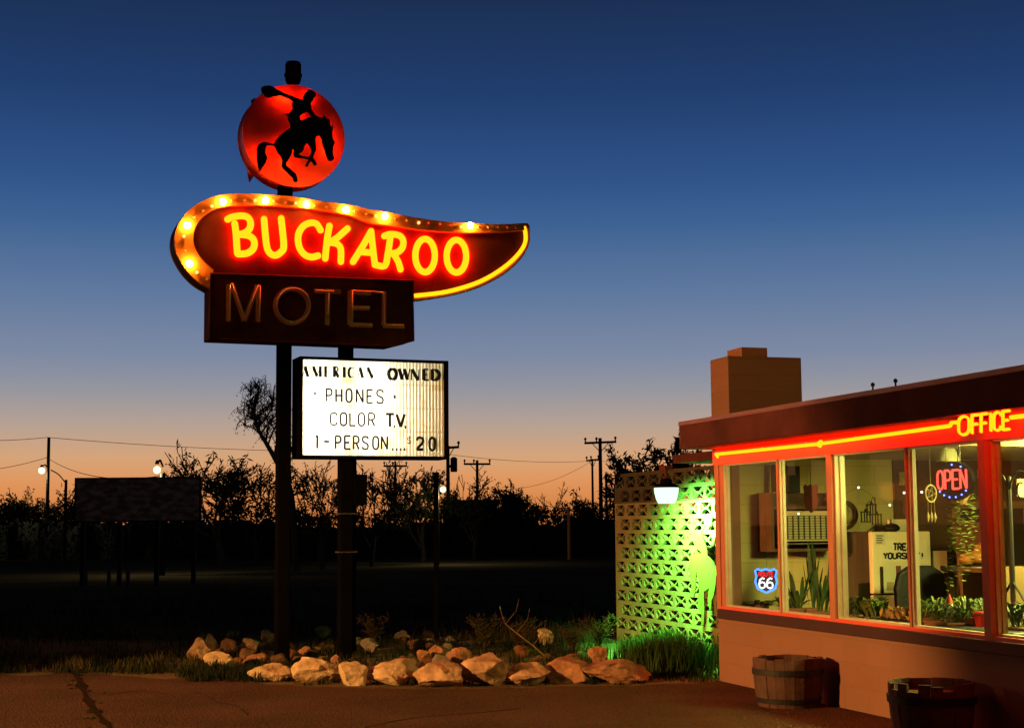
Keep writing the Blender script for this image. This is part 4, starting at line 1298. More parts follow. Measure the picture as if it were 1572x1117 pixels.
# wrought iron plant stand behind the rightmost window
ip = BS(1553, 860, .9)
ist = ithing('plant_stand', ip.x, .9, .02, 'tall black scrolled iron stand behind the rightmost window', 'stand')
mb = MB()
mb.tube([(0, 0, 0), (0, 0, 1.95)], .022, 8)
for sgn in (1, -1):
    pts = []
    for i in range(22):
        t_ = i / 21; r = .16 * (1 - t_ * .75); a_ = R_(180 - 460 * t_)
        pts.append((sgn * (.18 + r * math.cos(a_)), 0, 1.85 + r * math.sin(a_)))
    mb.tube(pts, .009, 6)
    mb.tube([(0, 0, 1.1), (sgn * .2, 0, .9), (sgn * .28, 0, .55), (sgn * .3, 0, 0)], .011, 6)
mb.lathe([(.2, .55), (.2, .57)], (0, 0, 0), 16)
mb.build('stand_frame', M['iron'], ist)
for (a_, b_, c_) in (((1560, 735), (1572, 762), 'pale framed picture hanging at the rightmost window edge'),):
    pa = BE(*a_, 3.0); pb = BE(*b_, 3.0)
    mb = MB(); mb.box(0, .02, 0, .26, 0, pa.z - pb.z); mb.tube([(0.01, .13, pa.z - pb.z), (.01, .13, 2.27 - pb.z)], .003, 4)
    single(mb, 'hanging_picture', pm('hanging_picture', (.6, .5, .2), .7, .3, 9, 0), 3.0, pa.y, pb.z, c_, 'picture')
a = BE(1500, 872, 3.3)
mb = MB(); mb.box(-.45, .1, 0, 1.6, a.z - .06, a.z - .02); mb.box(.06, .1, .02, 1.58, .0, a.z - .06); mb.box(-.45, -.41, .02, 1.58, .0, a.z - .06)
single(mb, 'reception_desk', pm('desk_wood', (.12, .07, .025), .6, .2, 4, .05), 3.3, a.y + .1, .02, 'light wooden desk behind the rightmost post', 'desk')

# ------------------------------------------------------------------ barrels
def barrel(s, v, r, h, seed, label, broken):
    random.seed(seed)
    e = empty('barrel_planter', BW(s, v), OANG, label, 'barrel planter', 'half barrel planters by the office wall')
    n = 22
    wood = pm('weathered_stave', (.06, .033, .022), .85, .35, 9, .5, 40)
    mb = MB()
    for k in range(n):
        a0 = 2 * math.pi * k / n + .004; a1 = 2 * math.pi * (k + 1) / n - .004
        top = h * (1 - (random.random() ** 3) * broken)
        o = random.uniform(-.004, .004)
        vs = []
        for z, rr in ((0, r * .86), (h * .35, r * .955), (h * .7, r * .995), (top, r)):
            for a, dr in ((a0, o), (a1, o), (a1, o - .026), (a0, o - .026)):
                vs.append(((rr + dr) * math.cos(a), (rr + dr) * math.sin(a), z))
        fs = [(3, 2, 1, 0), (12, 13, 14, 15)]
        for i in range(3):
            for j in range(4):
                l = (j + 1) % 4
                fs.append((i * 4 + j, i * 4 + l, i * 4 + 4 + l, i * 4 + 4 + j))
        mb.add(vs, fs)
    mb.build('staves', wood, e)
    for z0, z1, ra, rb in ((h * .1, h * .2, .885, .912), (h * .66, h * .78, .992, 1.0)):
        mb = MB(); mb.lathe([(r * ra + .004, z0), (r * ra + .012, z0), (r * rb + .012, z1), (r * rb + .004, z1)], (0, 0, 0), 44)
        mb.build('hoop', M['black'], e)
    mb = MB(); mb.lathe([(r * .8, .02), (r * .93, h * .8), (.01, h * .86)], (0, 0, 0), 22)
    mb.build('soil', M['soil'], e)
B1 = gnd(1211, 1079)
d = B1 - OC
b1s, b1v = d.dot(OU), d.dot(OV)
barrel(BS(1211, 1079, -.36).x, -.36, .305, .43, 3, 'weathered half barrel with black hoops nearest the corner of the office', .05)
B2 = far(1430, 1100, 11.95)
d = B2 - OC
barrel(BS(1431, 1090, -.37).x, -.37, .315, .43, 8, 'broken-rimmed half barrel cut off by the bottom edge of the photo', .16)
# ------------------------------------------------------------------ rock bed
def rockmat(name, c1, c2):
    m = pm(name, c1, .92, .25, 5, .6, 16, col2=c2, spec=.05, dist=.025)
    t = m.node_tree; b = t.nodes['Principled BSDF']
    vo = t.nodes.new('ShaderNodeTexVoronoi'); vo.inputs['Scale'].default_value = 22
    co = t.nodes.new('ShaderNodeTexCoord')
    t.links.new(co.outputs['Object'], vo.inputs['Vector'])
    bp = t.nodes.new('ShaderNodeBump'); bp.inputs['Strength'].default_value = .4; bp.inputs['Distance'].default_value = .015
    t.links.new(vo.outputs['Distance'], bp.inputs['Height'])
    t.links.new(b.inputs['Normal'].links[0].from_socket, bp.inputs['Normal'])
    t.links.new(bp.outputs[0], b.inputs['Normal'])
    return m
RM = [rockmat('pale_limestone', (.3, .22, .12), (.62, .48, .29)), rockmat('tan_sandstone', (.24, .15, .09), (.52, .36, .21)), rockmat('red_sandstone', (.18, .09, .05), (.42, .22, .12)), rockmat('grey_stone', (.1, .09, .07), (.25, .22, .17))]
import bmesh
def ico(sub):
    b = bmesh.new()
    bmesh.ops.create_icosphere(b, subdivisions=sub, radius=1)
    vs = [v.co.copy() for v in b.verts]; fs = [tuple(v.index for v in f.verts) for f in b.faces]
    b.free()
    return vs, fs
ICO4, ICO3, ICO2 = ico(4), ico(3), ico(2)
def rock(x, y, z, w, dp, h, seed, mat, label, group, tilt=0, taper=0, lod=ICO4, profile=None):
    random.seed(seed)
    off = Vector((random.uniform(-50, 50), random.uniform(-50, 50), random.uniform(-50, 50)))
    planes = []
    for _ in range(14):
        n = Vector((random.gauss(0, 1), random.gauss(0, 1), random.gauss(0, .8))).normalized()
        planes.append((n, random.uniform(.52, .84)))
    vs = []
    for p in lod[0]:
        q = p.copy()
        for n, dd in planes:
            e = q.dot(n) - dd
            if e > 0:
                q -= n * e * .97
        r = 1 + .2 * noise.noise(q * 1.5 + off) + .09 * noise.noise(q * 4 + off) + .045 * noise.noise(q * 9 + off) + .03 * noise.noise(q * 19 + off)
        q *= r
        xx, yy, zz = q.x * w / 1.7, q.y * dp / 1.7, q.z * h / 1.7
        if taper:
            zz *= 1 + taper * xx / w * 2
        c, s = math.cos(tilt), math.sin(tilt)
        vs.append(Vector((c * xx - s * zz, yy, s * xx + c * zz)))
    mnx, mxx = min(v.x for v in vs), max(v.x for v in vs)
    mnz, mxz = min(v.z for v in vs), max(v.z for v in vs)
    kx = w / (mxx - mnx); kz = h / (mxz - mnz)
    vs = [Vector(((v.x - (mnx + mxx) / 2) * kx, v.y, (v.z - mnz) * kz)) for v in vs]
    mb = MB(); mb.add(vs, lod[1])
    o = mb.build('rock', mat, None, True, (x, y, z))
    md = o.modifiers.new('edge', 'EDGE_SPLIT'); md.split_angle = R_(38)
    return tag(o, label, 'rock', group)
G1 = 'large rocks edging the bed'
ROCKS = [
 # x0,y0,x1,y1,base,mat,taper,tilt,label
 (285, 978, 320, 1013, 1012, 1, 0, 0, 'upright tan boulder at the left end of the rock bed'),
 (314, 972, 334, 1000, 1003, 1, 0, .5, 'thin slab leaning right behind the leftmost boulder'),
 (335, 979, 361, 1000, 1003, 2, 0, -.3, 'small reddish slanted rock between the leaning slab and the pole'),
 (311, 1000, 353, 1027, 1027, 0, 0, 0, 'rough pale rock in front of the leftmost boulder'),
 (364, 979, 396, 997, 1001, 1, 0, 0, 'flat-topped dim rock just left of the first pole'),
 (371, 1003, 415, 1021, 1020, 2, 0, 0, 'low brown rock left of the first sign pole foot'),
 (400, 966, 421, 988, 990, 1, 0, 0, 'small upright tan stone standing beside the first pole'),
 (381, 1018, 449, 1047, 1047, 0, .2, 0, 'pale low wedge-shaped rock in front of the first pole'),
 (449, 1009, 517, 1050, 1050, 0, -.3, 0, 'brightest large pale block between the two poles'),
 (520, 1015, 561, 1053, 1053, 0, 0, .2, 'smaller pale rounded rock in front of the second pole'),
 (568, 1011, 635, 1052, 1052, 0, .2, 0, 'pitted pale block with a flat top right of the second pole'),
 (637, 1015, 705, 1056, 1056, 1, -.2, 0, 'pinkish sloping block in front of the thin post'),
 (706, 1003, 775, 1055, 1055, 1, .3, 0, 'tallest pinkish peaked rock in the front row'),
 (775, 1017, 841, 1052, 1052, 1, 0, 0, 'orange rock with a dark lower face right of the peaked rock'),
 (834, 1008, 901, 1049, 1049, 2, 0, 0, 'squarish double-lobed orange rock in the front row'),
 (894, 1014, 997, 1051, 1051, 2, .3, 0, 'longest low orange rock at the right end of the bed'),
 (658, 989, 693, 1010, 1013, 2, 0, 0, 'dull red flat rock at the foot of the thin post'),
 (689, 994, 724, 1020, 1022, 2, 0, -.2, 'tan rock behind the tallest peaked rock'),
 (640, 997, 660, 1013, 1016, 2, 0, 0, 'small red rock left of the flat rock by the thin post'),
 (827, 964, 849, 985, 990, 0, 0, 0, 'greenish pale round stone at the back of the bed near the screen wall'),
 (508, 1004, 525, 1021, 1024, 2, 0, .7, 'small tilted orange cube of rock by the second pole'),
 (905, 990, 932, 1014, 1020, 2, 0, 0, 'dark red rock behind the longest rock'),
 (458, 991, 483, 1005, 1007, 2, 0, 0, 'low dull rock between the poles behind the bright block'),
 (860, 1003, 890, 1020, 1022, 2, 0, 0, 'dark rock tucked behind the double-lobed rock'),
]
for i, (x0, y0, x1, y1, b, mt, tp, tl, lb) in enumerate(ROCKS):
    g = gnd((x0 + x1) / 2, b)
    ppm = F / g.y
    w = (x1 - x0) / ppm * 1.15
    g2 = gnd((x0 + x1) / 2, y1)
    zt = far((x0 + x1) / 2, y0 - 2, g.y + .1).z
    z0 = min(-.02, 0)
    rock(g.x, g.y + w * .4, z0 - .01, w, w * .8, zt - z0, 100 + i, RM[mt], lb, G1, tl, tp)
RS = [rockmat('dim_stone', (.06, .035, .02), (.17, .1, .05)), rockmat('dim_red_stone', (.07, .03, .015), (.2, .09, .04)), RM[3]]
random.seed(21)
n = 0
for _ in range(900):
    px, py = random.uniform(290, 930), random.uniform(976, 1030)
    if py > 1012 + 14 * math.sin((px - 290) / 200):
        continue
    if px > 730 and random.random() < .7:
        continue
    g = gnd(px, py)
    sz = random.uniform(.07, .26)
    if sz > .16 and random.random() < .5:
        continue
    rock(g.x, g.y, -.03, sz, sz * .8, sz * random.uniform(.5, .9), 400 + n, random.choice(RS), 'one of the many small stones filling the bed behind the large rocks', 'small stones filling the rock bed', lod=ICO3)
    n += 1
    if n > 90:
        break

# ------------------------------------------------------------------ grass
random.seed(5)
def grassy(name, regions, mat, label, dens, h):
    mb = MB(); mb.open = True
    for (xa, xb, ya, yb, n, hh, sp) in regions:
        for _ in range(n):
            px, py = random.uniform(xa, xb), random.uniform(ya, yb)
            g = gnd(px, py)
            blades(mb, g.x, g.y, 0, hh * random.uniform(.5, 1.2), random.randint(8, 22), sp, .005)
    o = mb.build(name, mat)
    return tag(o, label, 'grass', kind='stuff')
grassy('grass', [(-60, 300, 1006, 1034, 240, .11, .14), (280, 460, 1026, 1047, 150, .13, .08), (300, 960, 985, 1046, 260, .14, .12), (960, 1100, 1010, 1046, 120, .1, .15),
                 (-80, 900, 930, 1000, 320, .16, .3), (108, 130, 1028, 1060, 14, .04, .04), (130, 160, 1060, 1117, 10, .03, .03), (440, 1000, 1040, 1052, 60, .08, .06)],
       M['grass'], 'dark green grass and weeds along the edge of the parking lot', 1, .1)
grassy('dry_grass', [(-60, 300, 1000, 1032, 110, .16, .12), (300, 940, 985, 1040, 50, .11, .12), (-100, 950, 900, 985, 260, .25, .4)], M['dry_grass'], 'dry pale stalks among the weeds', 1, .1)
# tall clump against the screen
random.seed(6)
mb = MB(); mb.open = True
for _ in range(190):
    px = random.triangular(950, 1110, 1030); py = random.uniform(985, 1036)
    g = gnd(px, py)
    hmax = far(px, 962 + abs(px - 1030) * .22, g.y).z
    blades(mb, g.x, g.y, 0, max(.12, hmax * random.uniform(.7, 1.05)), 26, .16, .006, .45)
o = mb.build('tall_grass', pm('tall_grass_blades', (.022, .045, .012), .85, .6, 3, 0, spec=.05))
tag(o, 'tall bushy grass lit green at the foot of the block screen', 'grass', kind='stuff')
def weed(px, py, h, seed, label, n=16):
    random.seed(seed)
    g = gnd(px, py)
    mb = MB()
    for _ in range(n):
        a = random.uniform(0, 6.283); l = random.uniform(.2, .7) * h
        p = [Vector((0, 0, -.02))]
        dx, dy = math.cos(a) * l, math.sin(a) * l
        for k in range(1, 6):
            t = k / 5
            p.append(Vector((dx * t * t + random.gauss(0, .015), dy * t * t + random.gauss(0, .015), h * t * random.uniform(.8, 1))))
        mb.tube(p, [.006 * (1 - k / 7) for k in range(6)], 4)
        for k in range(2, 6):
            for _ in range(3):
                q = p[k] + Vector((random.gauss(0, .05), random.gauss(0, .05), random.uniform(-.02, .09)))
                mb.tube([p[k], q], .003, 3)
                leaf_arch(mb, q, .03, .04, random.uniform(0, 6.283), .008, .2, 2)
    o = mb.build('wiry_weed', M['dry_grass'], loc=(g.x, g.y, 0))
    tag(o, label, 'weed', 'wiry weeds in the rock bed')
for i, (px, py, h, lb) in enumerate(((575, 990, .36, 'dry wiry weed right behind the second sign pole'), (745, 1000, .42, 'dark wiry weed right of the thin post'), (800, 1003, .4, 'sprawling weed beside the dead branch'),
                                     (920, 1000, .42, 'green-lit weed nearest the block screen'), (880, 1004, .3, 'low weed right of the greenish stone'))):
    weed(px, py, h, 40 + i, lb)
mb = MB()
bp = [far(x, y, 17.8 - i * .12) for i, (x, y) in enumerate(((767, 930), (771, 945), (776, 957), (793, 971), (818, 990), (836, 1006)))]
g0 = gnd(838, 1010)
mb.tube([p - g0 for p in bp] + [Vector((0, 0, -.02))], [.003, .004, .005, .007, .008, .009, .009], 6)
for i in (2, 3, 4):
    mb.tube([bp[i] - g0, bp[i] - g0 + Vector((.12, 0, .14)), bp[i] - g0 + Vector((.15, .05, .27))], [.004, .003, .0015], 5)
tag(mb.build('dead_branch', pm('dead_wood', (.1, .065, .04), .9, .3, 9, .2), loc=g0), 'bare dead branch leaning over the middle of the rock bed', 'branch')

# ------------------------------------------------------------------ trees
M['bark'] = pm('dark_bark', (.035, .025, .018), .9, .3, 4, .4)
M['tree_leaf'] = pm('tree_leaf', (.035, .042, .016), .8, .5, 2, 0, spec=.1)
def leafq(mb, p, s, rnd=random):
    a = Vector((rnd.gauss(0, 1), rnd.gauss(0, 1), rnd.gauss(0, 1))).normalized()
    b = a.orthogonal().normalized()
    b.rotate(Matrix.Rotation(rnd.uniform(0, 6.283), 3, a))
    c = a.cross(b)
    l = s * rnd.uniform(.6, 1.5); w = s * rnd.uniform(.2, .4)
    mb.add([p - b * l, p + c * w, p + b * l, p - c * w], [(0, 1, 2, 3)])
def tree(base, H, seed, label, lean=(0, 0), spread=.9, levels=5, leaf=.1, nl=3, r0=None, droop=0., trunk=.3, name='tree', group=None, fork=3, up=.25, ratio=.72, leaf_from=3):
    random.seed(seed)
    leaf *= .68; nl = max(1, nl - 1)
    lr = random.Random(seed + 900)
    e = empty(name, base, 0, label, 'tree', group)
    tb = MB(); lb = MB(); lb.open = True
    r0 = r0 or H * .018
    def grow(p, d, L, r, lv):
        pts = [p.copy()]; rs = [r]
        n = 4
        q = p.copy(); dd = d.copy()
        for k in range(n):
            dd = (dd + Vector((random.gauss(0, .13), random.gauss(0, .13), random.gauss(0, .08) + (up * .2 if lv < levels - 1 else -droop)))).normalized()
            q = q + dd * L / n
            pts.append(q.copy()); rs.append(max(.011, r * (1 - .42 * (k + 1) / n)))
        tb.tube(pts, rs, 6 if lv < 2 else 4 if lv < 4 else 3, cap=lv < 2)
        if lv >= leaf_from:
            for k in range(1, n + 1):
                for _ in range(nl):
                    if lr.random() < .6: continue
                    leafq(lb, pts[k] + Vector((lr.gauss(0, leaf * .7), lr.gauss(0, leaf * .7), lr.gauss(0, leaf * .6) - droop * leaf)), leaf, lr)
        if lv >= levels:
            return
        m = fork if lv else fork + 1
        for i in range(m):
            t = 1 if i == 0 else random.uniform(.45, 1)
            j = min(n, max(1, int(t * n)))
            sp = spread * (.5 if i == 0 else 1)
            nd = (dd + Vector((random.gauss(0, .5), random.gauss(0, .5), random.gauss(0, .35) + up)) * sp).normalized()
            grow(pts[j], nd, L * ratio * random.uniform(.75, 1.15), rs[j] * .68, lv + 1)
    grow(Vector((0, 0, -.1)), Vector((lean[0], lean[1], 1)).normalized(), H * trunk, r0, 0)
    # fit the tree to its height
    zt = max(v[2] for v in tb.v)
    k = H / zt
    for b in (tb, lb):
        b.v = [(v[0] * k, v[1] * k, v[2] * k) for v in b.v]
    tb.build('trunk', M['bark'], e)
    lb.build('crown', M['tree_leaf'], e)
    return e
def tree_at(px, py_top, Y, *a, **k):
    b = far(px, 806, Y); t = far(px, py_top, Y)
    return tree((b.x, Y, 0), t.z, *a, **k)
GT = 'trees along the dark skyline'
tree_at(345, 678, 62, 12, 'wide sparse spiky tree left of the sign poles', spread=1.25, levels=5, leaf=.1, nl=3, trunk=.2, up=.2, group=GT, fork=3, ratio=.8, leaf_from=4)
tree_at(398, 706, 66, 19, 'low dense tree just left of the first sign pole', spread=1.1, levels=5, leaf=.09, nl=2, trunk=.2, up=.2, group=GT, ratio=.78)
YT = 58
random.seed(31)
tb0 = (far(456, 806, YT).x, YT, 0)
ft = empty('tree', tb0, 0, 'tall feathery tree leaning left behind the first sign pole', 'tree', GT)
V0 = Vector(tb0)
tbm = MB(); lbm = MB(); lbm.open = True
spine = [Vector((0, 0, -.1))] + [far(x, y, YT) - V0 for x, y in ((447, 760), (428, 715), (411, 684), (398, 662), (391, 640), (390, 618), (398, 600))]
sm = smooth_path(spine, 5)
tbm.tube(sm, [.13 * (1 - .9 * i / (len(sm) - 1)) for i in range(len(sm))], 6)
ends = ((399, 597), (408, 601), (389, 606), (377, 620), (366, 634), (371, 652), (414, 612), (421, 622), (427, 634), (406, 628), (384, 640), (413, 645), (436, 650), (448, 690), (440, 668))
def twig(p, e, r, lv):
    mid = p.lerp(e, .5) + Vector((random.gauss(0, .12), random.gauss(0, .5), random.uniform(.1, .35)))
    P = smooth_path([p, mid, e], 5)
    tbm.tube(P, [r * (1 - .8 * i / (len(P) - 1)) for i in range(len(P))], 4)
    if lv < 1:
        for q in P[2:]:
            for _ in range(2):
                twig(q, q + Vector((random.gauss(0, .26), random.gauss(0, .5), random.gauss(.1, .22))), r * .4, lv + 1)
    if lv:
        for q in P[1:]:
            for _ in range(1):
                if random.random() < .4: continue
                o = q + Vector((random.gauss(0, .05), random.gauss(0, .05), random.gauss(-.05, .06)))
                a = Vector((random.gauss(0, .4), random.gauss(0, .4), -1)).normalized() * random.uniform(.06, .13)
                w = a.orthogonal().normalized() * .016
                lbm.add([o, o + a * .5 + w, o + a, o + a * .5 - w], [(0, 1, 2, 3)])
for i, (x, y) in enumerate(ends):
    e_ = far(x, y, YT) - V0 + Vector((0, random.uniform(-.9, .9), 0))
    cand = [q for q in sm if q.z < e_.z + .1] or [sm[12]]
    q = min(cand[8:] or cand, key=lambda q: (q - e_).length + max(0, q.z - e_.z + .8) * 1.5)
    twig(q, e_, .045, 0)
tbm.build('trunk', M['bark'], ft)
lbm.build('crown', M['tree_leaf'], ft)
tree_at(495, 700, 60, 7, 'bushy tree between the two sign poles', spread=1.1, levels=5, leaf=.09, nl=3, trunk=.22, up=.2, group=GT, ratio=.78)
tree_at(572, 702, 64, 9, 'sparse tree under the right half of the letter board', spread=1.1, levels=5, leaf=.085, nl=2, trunk=.22, up=.25, group=GT, ratio=.78)
tree_at(648, 716, 70, 14, 'round bushy tree left of the thin post', spread=1.05, levels=5, leaf=.1, nl=3, trunk=.2, up=.2, group=GT, ratio=.78)
tree_at(728, 722, 72, 15, 'feathery tree around the utility pole right of the letter board', spread=1.05, levels=5, leaf=.1, nl=2, trunk=.2, up=.3, group=GT, ratio=.78)
tree_at(768, 742, 84, 16, 'thin bare tree in the middle of the skyline', spread=1, levels=4, leaf=.08, nl=1, trunk=.25, up=.4, group=GT)
tree_at(818, 738, 80, 17, 'dense dark tree left of the orange post', spread=1.1, levels=5, leaf=.12, nl=4, trunk=.18, up=.1, group=GT, ratio=.78, leaf_from=2)
tree_at(852, 738, 88, 18, 'bare twiggy tree right of the dense dark tree', spread=1, levels=4, leaf=.07, nl=1, trunk=.25, up=.4, group=GT)
tree_at(893, 750, 86, 20, 'small dense tree left of the tallest utility pole', spread=1.1, levels=5, leaf=.12, nl=3, trunk=.18, up=.1, group=GT, ratio=.78)
tree_at(18, 740, 90, 22, 'broad dense tree at the left edge of the photo', spread=1.15, levels=5, leaf=.13, nl=4, trunk=.18, up=.1, group=GT, ratio=.8, leaf_from=2)
tree_at(46, 746, 95, 26, 'rounded tree just left of the left lamp pole', spread=1.15, levels=5, leaf=.12, nl=3, trunk=.18, up=.1, group=GT, ratio=.8, leaf_from=2)
tree_at(88, 744, 92, 23, 'open-crowned tree between the two left lamp poles', spread=1.1, levels=5, leaf=.11, nl=2, trunk=.2, up=.1, group=GT, ratio=.78)
tree_at(940, 758, 90, 24, 'dark low tree beside the block screen', spread=1.1, levels=5, leaf=.12, nl=3, trunk=.2, up=.1, group=GT, ratio=.78)
tree_at(1018, 655, 29, 25, 'leafy tree rising behind the brown top of the block screen', spread=1, levels=5, leaf=.075, nl=4, trunk=.4, up=.15, ratio=.62)
tree_at(988, 684, 30, 27, 'smaller leafy tree behind the left part of the block screen', spread=1, levels=5, leaf=.07, nl=4, trunk=.4, up=.15, ratio=.62)
# the dark belt of brush below the skyline
random.seed(77)
prof = [(-420, 776), (-60, 774), (0, 772), (60, 770), (112, 774), (130, 772), (300, 772), (318, 780), (345, 772), (430, 772), (470, 784), (560, 788), (640, 774), (700, 772), (760, 782), (800, 768), (850, 780), (900, 768), (950, 768), (1010, 778), (1100, 780), (1900, 776)]
def pr(x):
    for (a, b), (c, d) in zip(prof, prof[1:]):
        if a <= x <= c:
            return b + (d - b) * (x - a) / (c - a)
    return 775
mb = MB(); mb.open = True
for i in range(30000):
    px = random.uniform(-400, 1500)
    Y = random.uniform(78, 104)
    top = far(px, pr(px) + 16 * noise.noise(Vector((px * .035, Y * .1, 0))) + 9 * noise.noise(Vector((px * .15, Y * .3, 3))) + 8, Y).z
    b = far(px, 806, Y)
    z = top * (1 - random.random() ** 1.6)
    leafq(mb, Vector((b.x, Y, max(.05, z + random.gauss(0, .12)))), .17)
# lumpy body of thicket behind the leaves
nx, ny = 300, 10
vs = []; fs = []
for i in range(nx):
    for j in range(ny):
        px = -400 + 1900 * i / (nx - 1); t = j / (ny - 1)
        Y = 84 + 16 * t
        zz = far(px, pr(px) + 12, 84).z * .86
        p = far(px, 806, Y)
        vs.append((p.x, Y + noise.noise(Vector((px * .03, t * 3, 5))) * 1.5, max(-.2, zz * min(1, math.sin(math.pi * t) * 1.6) * (.85 + .3 * noise.noise(Vector((px * .05, t * 4, 1)))))))
for i in range(nx - 1):
    for j in range(ny - 1):
        a = i * ny + j
        fs.append((a, a + 1, a + ny + 1, a + ny))
mb.add(vs, fs)
tag(mb.build('brush_belt', M['tree_leaf']), 'dark belt of brush and low trees along the far side of the field', 'brush', kind='stuff')

# ------------------------------------------------------------------ poles, lines, far lamps
M['pole_wood'] = pm('pole_wood', (.03, .022, .016), .9, .3, 3, .2)
def bpx(px, Y):
    p = far(px, 806, Y); return (p.x, Y, 0)
def upole(px, top, arm, Y, label, half=None, dia=.13, trans=False):
    b = bpx(px, Y)
    e = empty('utility_pole', b, 0, label, 'utility pole', 'utility poles on the skyline')
    zt = far(px, top, Y).z
    mb = MB(); mb.tube([(0, 0, -.2), (0, 0, zt)], [dia, dia * .75], 8); mb.build('pole', M['pole_wood'], e)
    if arm:
        (xa, ya, xb, yb) = arm
        a = far(xa, ya, Y) - Vector(b); c = far(xb, yb, Y) - Vector(b)
        mb = MB(); mb.tube([a + Vector((0, -.12, 0)), c + Vector((0, -.12, 0))], .09, 4)
        ca = mb.build('crossarm', M['pole_wood'], e)
        mb = MB()
        zz = (a.z + c.z) / 2
        mb.tube([(a.x * .55, -.12, zz), (0, -.1, zz - .75)], .03, 4); mb.tube([(c.x * .55, -.12, zz), (0, -.1, zz - .75)], .03, 4)
        mb.build('brace', M['pole_wood'], e)
        for t in (0.03, .38, .97):
            p = a.lerp(c, t)
            mb = MB(); mb.lathe([(.05, 0), (.05, .16), (.09, .18), (.1, .28), (.04, .36)], (p.x, -.12, p.z + .06), 8); mb.build('insulator', M['pole_wood'], e)
    if trans:
        mb = MB(); mb.lathe([(.2, 0), (.24, .03), (.24, .95), (.1, 1.05)], (.42, -.1, far(px, 722, Y).z - .1), 12); mb.box(.1, .2, -.15, -.05, far(px, 722, Y).z + .2, far(px, 722, Y).z + .4); mb.build('transformer', M['pole_wood'], e)
    return e
upole(923, 672, (897, 680, 946, 678), 120, 'tallest utility pole with a wide crossarm left of the block screen', dia=.17)
upole(910.5, 704, (900, 707, 919, 705), 150, 'shorter utility pole just left of the tallest one')
upole(733, 706, (712, 712, 753, 712), 140, 'utility pole with a straight crossarm right of the letter board', dia=.16)
upole(607, 708, (589, 715, 625, 715), 150, 'utility pole directly under the letter board')
upole(688, 684, (672, 688, 705, 686), 110, 'utility pole with a transformer half hidden behind the letter board edge', dia=.16, trans=True)
def flamp(px, py, ptop, pbase_y, lpx, lpy, label, Y=90, r=.17, arm=True, col=(1, 1, .85), power=95):
    b = bpx(px, Y)
    e = empty('street_lamp', b, 0, label, 'street lamp')
    zt = far(px, ptop, Y).z
    l = far(lpx, lpy, Y) - Vector(b)
    mb = MB(); mb.tube([(0, 0, -.2), (0, 0, zt)], [.12, .09], 8); mb.build('pole', M['pole_wood'], e)
    mb = MB(); mb.tube([(0, 0, l.z + .1), (l.x * .5, 0, l.z + .35), (l.x, 0, l.z + .22)], .035, 6); mb.build('arm', M['pole_wood'], e)
    mb = MB(); mb.ball((l.x, 0, l.z), r, 8); mb.build('lamp_head', em('far_lamp_lit', (col[0] * .82, 1, col[2] * .62), 2.2), e, True)
    mb = MB(); mb.lathe([(r * .6, .2), (r * .4, .3), (.03, .34)], (l.x, 0, l.z), 12); mb.build('lamp_hood', M['pole_wood'], e)
    if power: point('far_light', (l.x, -.05, l.z - r - .12), (1, .85, .5), power, .1, e)
    return e
flamp(72, 670, 671, 830, 64, 722, 'tall wooden pole with a small white lamp at the far left', 90, .19)
flamp(249, 735, 726, 840, 241, 721, 'white lamp shining just above the dark billboard', 54, .13, col=(.95, 1, .75))
flamp(670.5, 751, 742, 840, 680, 751, 'white lamp low beside the thin post', 66, .13, col=(.8, 1, .85))
def thinpole(px, top, Y, label, r=.06, arm=None):
    b = bpx(px, Y)
    e = empty('lamp_pole', b, 0, label, 'pole')
    zt = far(px, top, Y).z
    mb = MB(); mb.tube([(0, 0, -.2), (0, 0, zt)], [r, r * .8], 8); mb.build('pole', M['pole_wood'], e)
    if arm:
        mb = MB(); mb.tube(smooth_path([far(x, y, Y) - Vector(b) for x, y in arm], 4), .03, 6); mb.build('arm', M['pole_wood'], e)
thinpole(100, 736, 80, 'thin pale pole left of the billboard', .09, [(100, 740), (90, 728), (78, 721)])
thinpole(931.5, 726, 100, 'thin pole with a curved arm beside the block screen', .1, [(931.5, 737), (938, 731), (948, 728)])
def wire(a, b, Ya, Yb, label, sag=.6, r=.016):
    A = far(*a, Ya); B = far(*b, Yb)
    mb = MB()
    mb.tube([A.lerp(B, i / 16) - Vector((0, 0, sag * 4 * (i / 16) * (1 - i / 16))) - A for i in range(17)], r, 4)
    tag(mb.build('power_line', M['pole_wood'], loc=A), label, 'power line', 'power lines on the skyline')
wire((-150, 664), (72, 671), 90, 90, 'upper power line running out of the photo at far left', .3)
wire((72, 671), (688, 690), 90, 110, 'long upper power line crossing above the billboard', .4)
wire((-150, 718), (72, 702), 90, 90, 'lower power line running out of the photo at far left', .5)
wire((72, 702), (249, 730), 90, 54, 'lower power line sloping down towards the billboard lamp', .5)
wire((688, 697), (910.5, 707), 110, 150, 'power line from the transformer pole to the shorter pole', .3)
wire((733, 749), (907, 708), 140, 150, 'slack power line rising towards the shorter pole', 1.0)
wire((910.5, 706), (1180, 712), 150, 150, 'power line running behind the block screen', .4)

